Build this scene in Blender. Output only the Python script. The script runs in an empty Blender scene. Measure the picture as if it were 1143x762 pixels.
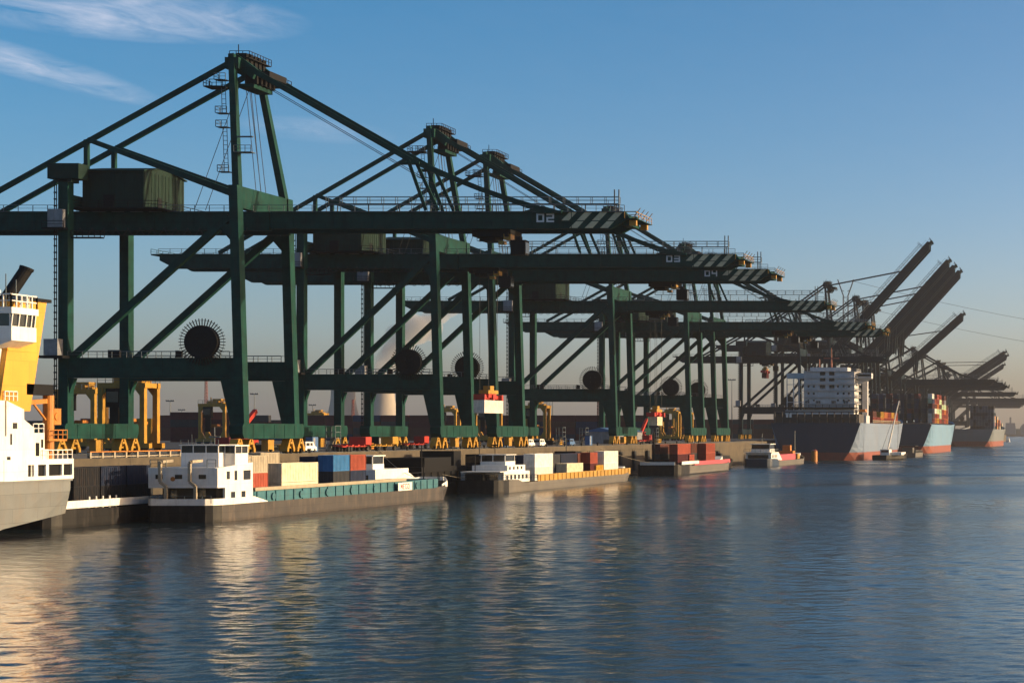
import bpy, math, random
from mathutils import Vector, Matrix
random.seed(7)
S = bpy.context.scene
COL = S.collection
R = math.radians
F, VX, HY, H = 2019.0, 1260.0, 482.0, 12.5   # focal length in photo pixels, vanishing point of the quay, eye height above water
QZ = 8.6                                     # quay level above water

# ------------------------------------------------------------------ camera, sky, sun, exposure
cam = bpy.data.cameras.new('camera'); cam_o = bpy.data.objects.new('camera', cam); COL.objects.link(cam_o)
cam_o.location = (0, 0, H); cam_o.rotation_euler = (R(90), 0, 0)
cam.sensor_width = 36; cam.lens = F / 1143 * 36
cam.shift_x = (571.5 - VX) / 1143; cam.shift_y = (HY - 381) / 1143
cam.clip_start = 1; cam.clip_end = 30000
S.camera = cam_o
SUN_EL, SUN_AZ = 14.0, 75.0        # azimuth clockwise from +Y (the quay direction)
W = bpy.data.worlds.new('World'); S.world = W; W.use_nodes = True
nt = W.node_tree; N = nt.nodes; L = nt.links; N.clear()
out = N.new('ShaderNodeOutputWorld'); bg = N.new('ShaderNodeBackground'); sky = N.new('ShaderNodeTexSky')
sky.sky_type = 'NISHITA'; sky.sun_disc = False; sky.sun_elevation = R(SUN_EL); sky.sun_rotation = R(SUN_AZ)
sky.altitude = 0; sky.air_density = 0.5; sky.dust_density = 2.5; sky.ozone_density = 0.0
bg.inputs['Strength'].default_value = 0.15
hs = N.new('ShaderNodeHueSaturation'); hs.inputs['Hue'].default_value = .489; hs.inputs['Saturation'].default_value = 1.74; L.new(sky.outputs[0], hs.inputs['Color'])
def wmath(op, a, b=None):
    n = N.new('ShaderNodeMath'); n.operation = op
    for i, v in enumerate((a, b)):
        if v is None: continue
        if isinstance(v, (int, float)): n.inputs[i].default_value = v
        else: L.new(v, n.inputs[i])
    return n.outputs[0]
# thin high cirrus: the view direction met with a flat cloud layer
tc = N.new('ShaderNodeTexCoord'); sx = N.new('ShaderNodeSeparateXYZ'); L.new(tc.outputs['Generated'], sx.inputs[0])
zc = wmath('MAXIMUM', sx.outputs[2], 0.02)
px = wmath('DIVIDE', sx.outputs[0], zc); py = wmath('DIVIDE', sx.outputs[1], zc)
cv = N.new('ShaderNodeCombineXYZ'); L.new(wmath('MULTIPLY', px, 1.9), cv.inputs[0]); L.new(wmath('MULTIPLY', py, 1.2), cv.inputs[1])
cn = N.new('ShaderNodeTexNoise'); cn.inputs['Scale'].default_value = 3.4; cn.inputs['Detail'].default_value = 7; cn.inputs['Roughness'].default_value = 0.64
cn.inputs['Distortion'].default_value = 0.7
L.new(cv.outputs[0], cn.inputs['Vector'])
def blob(cx, cy, rx, ry):
    dx = wmath('DIVIDE', wmath('SUBTRACT', px, cx), rx); dy = wmath('DIVIDE', wmath('SUBTRACT', py, cy), ry)
    d2 = wmath('ADD', wmath('MULTIPLY', dx, dx), wmath('MULTIPLY', dy, dy))
    return wmath('MAXIMUM', wmath('SUBTRACT', 1.0, d2), 0.0)
m = wmath('ADD', wmath('ADD', wmath('MULTIPLY', blob(-3.0, 4.95, 0.16, 0.62), .9), wmath('MULTIPLY', blob(-2.40, 4.34, 0.42, 0.34), 1.1)), wmath('MULTIPLY', blob(-2.7, 6.0, .25, .3), .35))
m = wmath('ADD', m, 0.02)
cf = N.new('ShaderNodeMapRange'); cf.inputs['From Min'].default_value = 0.30; cf.inputs['From Max'].default_value = 0.85
L.new(cn.outputs[0], cf.inputs['Value'])
fac = wmath('MINIMUM', wmath('MULTIPLY', wmath('MULTIPLY', cf.outputs[0], m), 0.62), 0.6)
mix = N.new('ShaderNodeMix'); mix.data_type = 'RGBA'
L.new(fac, mix.inputs['Factor']); L.new(hs.outputs[0], mix.inputs[6]); mix.inputs[7].default_value = (5.2, 4.9, 5.3, 1)
L.new(mix.outputs[2], bg.inputs['Color']); L.new(bg.outputs[0], out.inputs[0])
sun = bpy.data.lights.new('sun', 'SUN'); sun.energy = 5.0; sun.angle = R(0.5); sun.color = (1.0, 0.80, 0.52)
sun_o = bpy.data.objects.new('sun', sun); COL.objects.link(sun_o)
sd = Vector((math.cos(R(SUN_EL)) * math.sin(R(SUN_AZ)), math.cos(R(SUN_EL)) * math.cos(R(SUN_AZ)), math.sin(R(SUN_EL))))
sun_o.rotation_euler = sd.to_track_quat('Z', 'Y').to_euler(); sun_o.location = (300, 300, 200)
S.view_settings.view_transform = 'Standard'; S.view_settings.look = 'None'
S.view_settings.gamma = 1; S.view_settings.use_curve_mapping = False
S.view_settings.exposure = 0.46
S.cycles.max_bounces = 6; S.cycles.volume_bounces = 0
HAZE = 0.00008

# ------------------------------------------------------------------ materials
def mat(name, col, rough=0.5, var=0.25, scale=0.6, spec=0.4, metal=0.0, dirt=None, dirt_amt=0.0, bump=0.0, stretch=(1, 1, 1), objcol=False, seams=None):
    m = bpy.data.materials.new(name); m.use_nodes = True
    n = m.node_tree.nodes; l = m.node_tree.links; b = n['Principled BSDF']
    b.inputs['Roughness'].default_value = rough; b.inputs['Metallic'].default_value = metal
    b.inputs['Specular IOR Level'].default_value = spec
    t = n.new('ShaderNodeTexCoord'); mp = n.new('ShaderNodeMapping'); mp.inputs['Scale'].default_value = stretch
    l.new(t.outputs['Object'], mp.inputs[0])
    no = n.new('ShaderNodeTexNoise'); no.inputs['Scale'].default_value = scale; no.inputs['Detail'].default_value = 6; no.inputs['Roughness'].default_value = .6
    l.new(mp.outputs[0], no.inputs['Vector'])
    mr = n.new('ShaderNodeMapRange'); mr.inputs['From Min'].default_value = .3; mr.inputs['From Max'].default_value = .7
    mr.inputs['To Min'].default_value = 1 - var; mr.inputs['To Max'].default_value = 1 + var * .6
    l.new(no.outputs[0], mr.inputs['Value'])
    mx = n.new('ShaderNodeMix'); mx.data_type = 'RGBA'; mx.blend_type = 'MULTIPLY'; mx.inputs['Factor'].default_value = 1
    if objcol:
        oi = n.new('ShaderNodeObjectInfo'); l.new(oi.outputs['Color'], mx.inputs[6])
    else: mx.inputs[6].default_value = (*col, 1)
    l.new(mr.outputs[0], mx.inputs[7]); res = mx.outputs[2]
    if dirt:
        n2 = n.new('ShaderNodeTexNoise'); n2.inputs['Scale'].default_value = scale * 1.7; n2.inputs['Detail'].default_value = 8; n2.inputs['Roughness'].default_value = .7
        mp2 = n.new('ShaderNodeMapping'); mp2.inputs['Scale'].default_value = (1.6, 1.6, .35); mp2.inputs['Location'].default_value = (3, 7, 1)
        l.new(t.outputs['Object'], mp2.inputs[0]); l.new(mp2.outputs[0], n2.inputs['Vector'])
        r2 = n.new('ShaderNodeMapRange'); r2.inputs['From Min'].default_value = .5; r2.inputs['From Max'].default_value = .72
        r2.inputs['To Max'].default_value = dirt_amt; l.new(n2.outputs[0], r2.inputs['Value'])
        m2 = n.new('ShaderNodeMix'); m2.data_type = 'RGBA'; l.new(r2.outputs[0], m2.inputs['Factor']); l.new(res, m2.inputs[6]); m2.inputs[7].default_value = (*dirt, 1)
        res = m2.outputs[2]
    if seams:        # welded plates: (length, height, darkening), slightly different paint from plate to plate
        sp = n.new('ShaderNodeSeparateXYZ'); l.new(t.outputs['Object'], sp.inputs[0])
        ad = n.new('ShaderNodeMath'); l.new(sp.outputs[0], ad.inputs[0]); l.new(sp.outputs[1], ad.inputs[1])
        cb = n.new('ShaderNodeCombineXYZ'); l.new(ad.outputs[0], cb.inputs[0]); l.new(sp.outputs[2], cb.inputs[1])
        bk = n.new('ShaderNodeTexBrick'); l.new(cb.outputs[0], bk.inputs['Vector']); bk.inputs['Scale'].default_value = 1
        bk.inputs['Brick Width'].default_value = seams[0]; bk.inputs['Row Height'].default_value = seams[1]; bk.inputs['Mortar Size'].default_value = .05; bk.inputs['Mortar Smooth'].default_value = .3
        bk.inputs['Color1'].default_value = (1, 1, 1, 1); bk.inputs['Color2'].default_value = (.90, .90, .91, 1); bk.inputs['Mortar'].default_value = (seams[2],) * 3 + (1,)
        m3 = n.new('ShaderNodeMix'); m3.data_type = 'RGBA'; m3.blend_type = 'MULTIPLY'; m3.inputs['Factor'].default_value = 1
        l.new(res, m3.inputs[6]); l.new(bk.outputs[0], m3.inputs[7]); res = m3.outputs[2]
    l.new(res, b.inputs['Base Color'])
    rr = n.new('ShaderNodeMapRange'); rr.inputs['To Min'].default_value = max(.05, rough - .12); rr.inputs['To Max'].default_value = min(1, rough + .15)
    l.new(no.outputs[0], rr.inputs['Value']); l.new(rr.outputs[0], b.inputs['Roughness'])
    if bump:
        bp = n.new('ShaderNodeBump'); bp.inputs['Strength'].default_value = bump; bp.inputs['Distance'].default_value = .05
        l.new(no.outputs[0], bp.inputs['Height']); l.new(bp.outputs[0], b.inputs['Normal'])
    return m
RUST = (.10, .045, .02)
M = {
 'green': mat('green_paint', (.006, .043, .035), .6, .4, .5, spec=.08, dirt=(.03, .036, .026), dirt_amt=.45, seams=(7.0, 3.4, .6)),
 'dark_crane': mat('haze_navy_paint', (.007, .018, .026), .65, .3, .5, spec=.06),  # blue-black tone puts the haze over the far cranes into their colour
 'house': mat('house_paint', (.011, .028, .020), .6, .3, .5, spec=.1, dirt=(.022, .03, .022), dirt_amt=.5, seams=(2.2, 7, .7)),
 'grey_box': mat('cabin_paint', (.22, .22, .23), .5, .3, .8, dirt=RUST, dirt_amt=.4),
 'galv': mat('galvanised_steel', (.09, .11, .12), .5, .2, 1.5),
 'cable': mat('steel_cable', (.012, .014, .016), .6, .2, 1.5),
 'black': mat('black_steel', (.009, .009, .010), .65, .3, 1.0, spec=.1),
 'rubber': mat('rubber', (.012, .012, .012), .8, .2, 2.0),
 'yellow': mat('machine_yellow', (.37, .19, .012), .45, .25, .8, dirt=(.08, .05, .02), dirt_amt=.6),
 'cream': mat('boom_stripe_paint', (.55, .48, .30), .5, .2, 1.0),
 'mark': mat('boom_lettering', (.62, .64, .66), .5, .1, 1.0),
 'orange': mat('orange_paint', (.42, .15, .016), .45, .25, .8, dirt=(.1, .05, .02), dirt_amt=.5),
 'red': mat('red_paint', (.40, .026, .014), .45, .25, .8, dirt=(.1, .03, .02), dirt_amt=.4),
 'redlead': mat('red_lead', (.21, .05, .03), .6, .3, .3, dirt=RUST, dirt_amt=.5),
 'white': mat('white_paint', (.74, .72, .67), .42, .12, .5, dirt=(.35, .25, .16), dirt_amt=.28, seams=(3.1, 2.6, .86)),
 'ship_yellow': mat('funnel_yellow', (.60, .285, .026), .42, .12, .35, dirt=(.4, .2, .04), dirt_amt=.25, seams=(3.2, 3.0, .8)),
 'hull_grey': mat('grey_hull_paint', (.150, .160, .160), .5, .2, .3, dirt=(.16, .11, .07), dirt_amt=.4, seams=(5.0, 1.7, .7)),
 'hull_black': mat('black_hull_paint', (.010, .010, .011), .5, .3, .4, spec=.2, dirt=(.05, .04, .035), dirt_amt=.6, seams=(6.0, 1.3, .6)),
 'hull_brown': mat('worn_hull_paint', (.045, .038, .033), .5, .3, .35, dirt=(.14, .10, .07), dirt_amt=.55, seams=(6.0, 1.3, .65)),
 'hull_mid': mat('grey_barge_paint', (.11, .10, .085), .5, .3, .35, dirt=(.10, .07, .05), dirt_amt=.55, seams=(6.0, 1.2, .65)),
 'navy': mat('navy_hull_paint', (.010, .028, .058), .4, .2, .05, dirt=(.06, .06, .07), dirt_amt=.4, seams=(11.0, 3.0, .7)),  # also stands in for shade on two ship transoms
 'pale_hull': mat('pale_blue_grey_hull', (.14, .19, .27), .45, .15, .05, dirt=(.2, .16, .14), dirt_amt=.4, seams=(11.0, 3.0, .75)),
 'sky_hull': mat('light_blue_hull', (.12, .24, .36), .45, .15, .05, dirt=(.2, .2, .18), dirt_amt=.3, seams=(11.0, 3.0, .75)),
 'grey_ship': mat('grey_green_hull', (.12, .14, .15), .5, .2, .05, dirt=(.15, .1, .08), dirt_amt=.4, seams=(12.0, 3.0, .75)),
 'teal': mat('teal_paint', (.028, .125, .155), .5, .3, .6, dirt=(.06, .08, .08), dirt_amt=.6, seams=(6,3,.7)),
 'beige': mat('beige_rail', (.32, .27, .19), .55, .2, .8, dirt=(.2, .1, .05), dirt_amt=.5),
 'deck': mat('deck_paint', (.06, .055, .05), .7, .3, .5, dirt=RUST, dirt_amt=.5),
 'ship_white': mat('ship_white_paint', (.50, .50, .50), .5, .15, .2, dirt=(.28, .2, .14), dirt_amt=.35, seams=(4, 3, .85)),
 'glass': mat('window_glass', (.01, .013, .016), .06, .1, 1.0, spec=.6),
 'concrete': mat('quay_concrete', (.12, .105, .085), .9, .3, .25, dirt=(.10, .085, .06), dirt_amt=.7, bump=.4),
 'wall': mat('quay_wall_concrete', (.085, .066, .043), .9, .35, .35, dirt=(.05, .045, .03), dirt_amt=.8, bump=.5),
 'asphalt': mat('yard_paving', (.03, .03, .03), .95, .3, .05),
 'tower': mat('tower_concrete', (.36, .31, .25), .9, .1, .01),
 'wood': mat('tree_mass', (.04, .05, .025), .95, .4, .02),
 'far': mat('far_buildings', (.14, .15, .17), .8, .3, .01),
 'container': mat('container_paint', (.5, .5, .5), .6, .25, .8, spec=.12, dirt=(.10, .06, .04), dirt_amt=.35, objcol=True),
 'hi_red': mat('lettering_red', (.55, .03, .03), .5, .1, 1.0),
 'pink': mat('coaming_red', (.42, .06, .08), .5, .2, .8),
 'gold': mat('barge_yellow', (.36, .20, .03), .5, .25, .6, dirt=(.2, .12, .05), dirt_amt=.5),
 'blue': mat('blue_paint', (.05, .12, .26), .5, .2, .8),
}

# ------------------------------------------------------------------ mesh collector and tagging
class MB:
    def __init__(s): s.v = []; s.f = []; s.mi = []; s.cur = 0
    def add(s, vs, fs):
        o = len(s.v); s.v += [tuple(x) for x in vs]
        for f in fs: s.f.append([o + i for i in f]); s.mi.append(s.cur)
        return s
    def box(s, x0, x1, y0, y1, z0, z1):
        return s.add([(x0, y0, z0), (x1, y0, z0), (x1, y1, z0), (x0, y1, z0), (x0, y0, z1), (x1, y0, z1), (x1, y1, z1), (x0, y1, z1)],
              [(0, 3, 2, 1), (4, 5, 6, 7), (0, 1, 5, 4), (1, 2, 6, 5), (2, 3, 7, 6), (3, 0, 4, 7)])
    def hexa(s, b, t):      # four bottom and four top points, both counter-clockwise
        return s.add(list(b) + list(t), [(0, 3, 2, 1), (4, 5, 6, 7), (0, 1, 5, 4), (1, 2, 6, 5), (2, 3, 7, 6), (3, 0, 4, 7)])
    def beam(s, p, q, w, h, w2=None, h2=None):   # box section beam; w across (horizontal), h the other way
        p = Vector(p); q = Vector(q); d = (q - p).normalized()
        up = Vector((0, 0, 1)) if abs(d.z) < .95 else Vector((0, 1, 0))
        a = d.cross(up).normalized(); b = a.cross(d).normalized()
        w2 = w2 or w; h2 = h2 or h
        A = [p - a * w / 2 - b * h / 2, p + a * w / 2 - b * h / 2, p + a * w / 2 + b * h / 2, p - a * w / 2 + b * h / 2]
        B = [q - a * w2 / 2 - b * h2 / 2, q + a * w2 / 2 - b * h2 / 2, q + a * w2 / 2 + b * h2 / 2, q - a * w2 / 2 + b * h2 / 2]
        return s.add(A + B, [(0, 3, 2, 1), (4, 5, 6, 7), (0, 1, 5, 4), (1, 2, 6, 5), (2, 3, 7, 6), (3, 0, 4, 7)])
    def tube(s, p, q, r, n=8, r2=None):
        p = Vector(p); q = Vector(q); d = (q - p).normalized(); r2 = r if r2 is None else r2
        up = Vector((0, 0, 1)) if abs(d.z) < .95 else Vector((0, 1, 0))
        a = d.cross(up).normalized(); b = a.cross(d).normalized()
        A = [p + (a * math.cos(2 * math.pi * i / n) + b * math.sin(2 * math.pi * i / n)) * r for i in range(n)]
        B = [q + (a * math.cos(2 * math.pi * i / n) + b * math.sin(2 * math.pi * i / n)) * r2 for i in range(n)]
        return s.add(A + B, [[i, (i + 1) % n, n + (i + 1) % n, n + i] for i in range(n)] + [list(range(n))[::-1], list(range(n, 2 * n))])
    def prism(s, poly, axis, a, b):   # polygon in the two other axes (in xyz order), extruded from a to b along axis
        n = len(poly)
        def P(u, v, w): return {'x': (w, u, v), 'y': (u, w, v), 'z': (u, v, w)}[axis]
        vs = [P(u, v, a) for u, v in poly] + [P(u, v, b) for u, v in poly]
        return s.add(vs, [[i, (i + 1) % n, n + (i + 1) % n, n + i] for i in range(n)] + [list(range(n))[::-1], list(range(n, 2 * n))])
    def lathe(s, prof, n=48, c=(0, 0, 0)):
        k = len(prof); vs = []
        for i in range(n):
            t = 2 * math.pi * i / n
            vs += [(c[0] + r * math.cos(t), c[1] + r * math.sin(t), c[2] + z) for r, z in prof]
        fs = [[i * k + j, ((i + 1) % n) * k + j, ((i + 1) % n) * k + j + 1, i * k + j + 1] for i in range(n) for j in range(k - 1)]
        return s.add(vs, fs)
    def rail(s, pts, hgt=1.1, step=2.5, r=.045, mid=True):   # guard rail along a polyline
        for p, q in zip(pts, pts[1:]):
            p = Vector(p); q = Vector(q); up = Vector((0, 0, hgt)); n = max(1, int((q - p).length / step))
            s.beam(p + up, q + up, 2 * r, 2 * r)
            if mid: s.beam(p + up * .5, q + up * .5, 1.4 * r, 1.4 * r)
            for i in range(n + 1):
                t = p.lerp(q, i / n); s.beam(t, t + up, 2 * r, 2 * r)
        return s
    def each(s, name, mats, parent):      # every collected piece as an object of its own
        parent_of = {}
        comp = list(range(len(s.v)))
        def find(a):
            while comp[a] != a: comp[a] = comp[comp[a]]; a = comp[a]
            return a
        for f in s.f:
            for q in f[1:]: comp[find(q)] = find(f[0])
        for i, f in enumerate(s.f): parent_of.setdefault(find(f[0]), []).append(i)
        for fs in parent_of.values():
            b = MB(); ids = sorted({q for i in fs for q in s.f[i]}); ix = {q: k for k, q in enumerate(ids)}
            b.v = [s.v[q] for q in ids]; b.f = [[ix[q] for q in s.f[i]] for i in fs]; b.mi = [s.mi[i] for i in fs]
            b.build(name, mats, parent)
    def xf(s, f, start=0):
        for i in range(start, len(s.v)): s.v[i] = tuple(f(Vector(s.v[i])))
        return s
    def mesh(s, name, mats, smooth=False):
        me = bpy.data.meshes.new(name); me.from_pydata(s.v, [], s.f); me.update()
        for m_ in (mats if isinstance(mats, (list, tuple)) else [mats]): me.materials.append(M[m_] if isinstance(m_, str) else m_)
        me.polygons.foreach_set('material_index', s.mi)
        import bmesh
        bm = bmesh.new(); bm.from_mesh(me); bmesh.ops.recalc_face_normals(bm, faces=bm.faces); bm.to_mesh(me); bm.free()
        if smooth: me.polygons.foreach_set('use_smooth', [True] * len(me.polygons))
        return me
    def build(s, name, mats, parent=None, loc=(0, 0, 0), rz=0, smooth=False):
        o = bpy.data.objects.new(name, s.mesh(name, mats, smooth)); COL.objects.link(o)
        if parent: o.parent = parent
        o.location = loc; o.rotation_euler = (0, 0, rz)
        return o
def tag(o, label=None, cat=None, group=None, kind=None):
    if label: o['label'] = label
    if cat: o['category'] = cat
    if group: o['group'] = group
    if kind: o['kind'] = kind
    return o
def empty(name, loc, label, cat, group=None, rz=0):
    o = bpy.data.objects.new(name, None); COL.objects.link(o); o.location = loc; o.rotation_euler = (0, 0, rz); o.empty_display_size = .5
    return tag(o, label, cat, group)
def copy_tree(o, parent=None):
    c = o.copy(); COL.objects.link(c)
    if parent: c.parent = parent
    for ch in list(o.children): copy_tree(ch, c)
    return c
def again(root, loc, label):
    c = copy_tree(root); c.location = loc; c['label'] = label
    return c
def PX(x, Y): return (x - VX) * Y / F
def PZ(y, Y): return H + (HY - y) * Y / F
def YX(x, X): return X * F / (x - VX)        # distance at which the plane X stands at photo column x

# ------------------------------------------------------------------ the setting: water, quay, yard, far land
def water():
    m = bpy.data.materials.new('river_water'); m.use_nodes = True
    n = m.node_tree.nodes; l = m.node_tree.links; b = n['Principled BSDF']
    b.inputs['Base Color'].default_value = (.010, .018, .022, 1); b.inputs['Roughness'].default_value = .06; b.inputs['IOR'].default_value = 1.33; b.inputs['Specular IOR Level'].default_value = .35
    t = n.new('ShaderNodeTexCoord')
    def noise(scale, st, det, rough=.55, dist=0.0, rot=0.0):
        mp = n.new('ShaderNodeMapping'); mp.inputs['Scale'].default_value = st; mp.inputs['Rotation'].default_value = (0, 0, rot); l.new(t.outputs['Object'], mp.inputs[0])
        k = n.new('ShaderNodeTexNoise'); k.inputs['Scale'].default_value = scale; k.inputs['Detail'].default_value = det; k.inputs['Roughness'].default_value = rough
        k.inputs['Distortion'].default_value = dist; l.new(mp.outputs[0], k.inputs['Vector']); return k.outputs[0]
    def mul(a, v):
        k = n.new('ShaderNodeMath'); k.operation = 'MULTIPLY'; l.new(a, k.inputs[0])
        if isinstance(v, float): k.inputs[1].default_value = v
        else: l.new(v, k.inputs[1])
        return k.outputs[0]
    def add(a, c):
        k = n.new('ShaderNodeMath'); k.operation = 'ADD'; l.new(a, k.inputs[0]); l.new(c, k.inputs[1]); return k.outputs[0]
    sp = n.new('ShaderNodeSeparateXYZ'); l.new(t.outputs['Object'], sp.inputs[0])
    big = noise(.011, (1, 1.6, 1), 3)                     # gusts: calmer and rougher patches
    g = n.new('ShaderNodeMapRange'); g.inputs['From Min'].default_value = .36; g.inputs['From Max'].default_value = .64; g.inputs['To Min'].default_value = .6; g.inputs['To Max'].default_value = 1.3
    l.new(big, g.inputs['Value'])
    # ripples too small for the mesh: the farther water carries all of its waves here
    fr = n.new('ShaderNodeMapRange'); fr.inputs['From Min'].default_value = 120; fr.inputs['From Max'].default_value = 520; fr.inputs['To Min'].default_value = .07; fr.inputs['To Max'].default_value = .24
    l.new(sp.outputs[1], fr.inputs['Value']); l.new(mul(fr.outputs[0], g.outputs[0]), b.inputs['Roughness'])
    hgt = add(mul(noise(.9, (1, 1.2, 1), 3, .55, .4, -.2), .10), mul(noise(4.0, (1, 1, 1), 3), .03))
    hgt = mul(hgt, g.outputs[0])
    bp = n.new('ShaderNodeBump'); bp.inputs['Strength'].default_value = 1.0; bp.inputs['Distance'].default_value = .5
    l.new(hgt, bp.inputs['Height']); l.new(bp.outputs[0], b.inputs['Normal'])
    import numpy as np
    rng = np.random.default_rng(4)
    xs = np.arange(-151.0, 45.0, .34)
    ys = [66.0]
    while ys[-1] < 430: ys.append(ys[-1] + .22 + .0016 * max(0, ys[-1] - 90))
    ys = np.array(ys); X, Y = np.meshgrid(xs, ys)
    Z = np.zeros_like(X)
    for lam in np.geomspace(.8, 12, 64):
        th = rng.normal(-1.9, .75); k = 2 * np.pi / lam
        cell = .34 * abs(np.cos(th)) + (.22 + .0016 * np.maximum(0, Y - 90)) * abs(np.sin(th))
        slope = .0165 if lam < 2.2 else .0165 * (2.2 / lam) ** 1.2
        amp = slope / k * np.clip((lam / np.maximum(cell, .01) - 2.2) / 2.0, 0, 1)
        ph = k * (X * np.cos(th) + Y * np.sin(th)) + rng.uniform(0, 6.28) + .8 * np.sin(X * .05 + lam) + .8 * np.sin(Y * .043 + 2 * lam)
        Z += amp * np.cos(ph)
    patch = .85 + .3 * np.sin(X * .031 + 1.3 * np.sin(Y * .021)) * np.sin(Y * .027 + .7)
    edge = np.clip(np.minimum(np.minimum(X - xs[0], xs[-1] - X) / 6, np.minimum(Y - ys[0], ys[-1] - Y) / 25), 0, 1)
    Z *= patch * edge
    nx, ny = len(xs), len(ys)
    V = np.stack([X, Y, Z], -1).reshape(-1, 3)
    idx = np.arange(nx * ny).reshape(ny, nx)
    Fq = np.stack([idx[:-1, :-1], idx[:-1, 1:], idx[1:, 1:], idx[1:, :-1]], -1).reshape(-1, 4)
    x0, x1, y0, y1 = xs[0], xs[-1], ys[0], ys[-1]
    ext = []
    for (a, c, e, f) in ((-9000, 9000, -400, y0), (-9000, x0, y0, y1), (x1, 9000, y0, y1), (-9000, 9000, y1, 12000)): ext.append([(a, e, 0), (c, e, 0), (c, f, 0), (a, f, 0)])
    ev = np.array(ext, dtype=float).reshape(-1, 3); ef = np.arange(len(ev)).reshape(-1, 4) + len(V)
    V = np.concatenate([V, ev]); Fq = np.concatenate([Fq, ef])
    me = bpy.data.meshes.new('river_water')
    me.vertices.add(len(V)); me.vertices.foreach_set('co', V.astype(np.float32).ravel())
    me.loops.add(Fq.size); me.loops.foreach_set('vertex_index', Fq.astype(np.int32).ravel())
    me.polygons.add(len(Fq)); me.polygons.foreach_set('loop_start', np.arange(0, Fq.size, 4, dtype=np.int32))
    me.polygons.foreach_set('use_smooth', np.ones(len(Fq), dtype=bool)); me.update(calc_edges=True); me.validate()
    me.materials.append(m); o = bpy.data.objects.new('river_water', me); COL.objects.link(o)
    tag(o, kind='structure')
water()
EDGE = -149.5; EDGE2 = -163.0; YB = 745.0
def quay():
    b = MB()          # yard paving up to the wall
    b.prism([(-8000, 60), (EDGE, 60), (EDGE, YB), (EDGE2, YB), (EDGE2, 2400), (-215, 2440), (-400, 4600), (-8000, 7000)], 'z', -2, QZ)
    o = b.build('quay_ground', 'asphalt'); tag(o, kind='structure')
    w = MB()          # quay wall panels with joints, 15 cm proud of the ground body
    for (x, y0, y1) in ((EDGE, 60, YB), (EDGE2, YB + .6, 2400)):
        y = y0
        while y < y1 - 1:
            y2 = min(y + 14.9, y1)
            w.box(x + .003, x + .25, y, y2, -2, QZ - 1.3); w.box(x + .003, x + .45, y, y2 + .05, QZ - 1.3, QZ + .1)
            y += 15
    o = w.build('quay_wall', 'wall'); tag(o, 'weathered tan concrete quay wall facing the water', 'quay wall')
    a = MB().box(-190, EDGE - .01, 61, YB - .1, QZ, QZ + .004)
    o = a.build('quay_apron', 'concrete'); tag(o, kind='structure')
    r = MB()
    for x in (-152.8 - .9, -152.8 - 31.2): r.box(x - .09, x + .09, 62, YB - 1, QZ + .006, QZ + .05)
    o = r.build('crane_rail', 'galv'); tag(o, kind='structure')
quay()
def far_land():
    b = MB(); random.seed(3)
    b.prism([(-6000, 5600), (-500, 5200), (400, 5000), (3500, 4200), (9000, 3000), (9000, 9000), (-6000, 9000)], 'z', -2, 6)
    o = b.build('far_bank', 'asphalt'); tag(o, kind='structure')
    t = MB()
    for i in range(420):
        x = random.uniform(-3600, 600); y = 5650 - (x + 3600) * .13 + random.uniform(-60, 160); r = random.uniform(18, 45); h = random.uniform(9, 24)
        n = 7; pts = [(x + r * math.cos(a) * random.uniform(.7, 1.2), y + r * .6 * math.sin(a), 0) for a in [2 * math.pi * k / n for k in range(n)]]
        t.add([(p[0], p[1], 5) for p in pts] + [(p[0] * .8 + x * .2, p[1] * .8 + y * .2, 5 + h * random.uniform(.7, 1)) for p in pts] + [(x, y, 5 + h * 1.05)],
              [[k, (k + 1) % n, n + (k + 1) % n, n + k] for k in range(n)] + [[n + k, n + (k + 1) % n, 2 * n] for k in range(n)])
    o = t.build('far_wood', 'wood'); tag(o, 'low dark line of trees along the far bank', 'trees', kind='stuff')
    random.seed(11)
    for i in range(10):
        x = -330 + i * 42 + random.uniform(-12, 12); y = 5060; w = random.uniform(16, 36); h = random.uniform(8, 34)
        f = MB().box(-w / 2, w / 2, 0, 25, 0, h)
        if h > 27: f.tube((0, 12, h), (0, 12, h * 1.5), w * .12, 8)
        else: f.prism([(-w / 2 - 1, h), (w / 2 + 1, h), (w / 4, h + 6), (-w / 4, h + 6)], 'y', -1, 26)
        o = f.build('industrial_building', 'far', loc=(x, y, 5.9))
        tag(o, 'hazy pale industrial building on the far bank at the right edge', 'building', 'far bank buildings')
far_land()
def cooling_tower(xc, Y, label):
    o = empty('cooling_tower', (PX(xc, Y), Y, QZ), label, 'cooling tower', 'cooling towers')
    o.scale = (.62, .62, .62); prof = []
    for i in range(25):
        z = 8 + 157 * i / 24; t = (z - 125) / 117
        prof.append((33 * math.sqrt(1 + (1.42 * t) ** 2), z))
    MB().lathe(prof, 64).build('shell', 'tower', o, smooth=True)
    k = MB()
    for i in range(36):
        a = 2 * math.pi * i / 36; b_ = a + math.pi / 36
        for c in (b_, b_ - math.pi / 18): k.tube((60 * math.cos(a), 60 * math.sin(a), 0), (56.7 * math.cos(c), 56.7 * math.sin(c), 8.5), .9, 5)
    k.build('support_column', 'tower', o)
cooling_tower(383, 3300, 'left pale cooling tower seen under the second crane, no steam')
cooling_tower(427, 3300, 'right cooling tower glowing tan, steam rising from its top')
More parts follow.
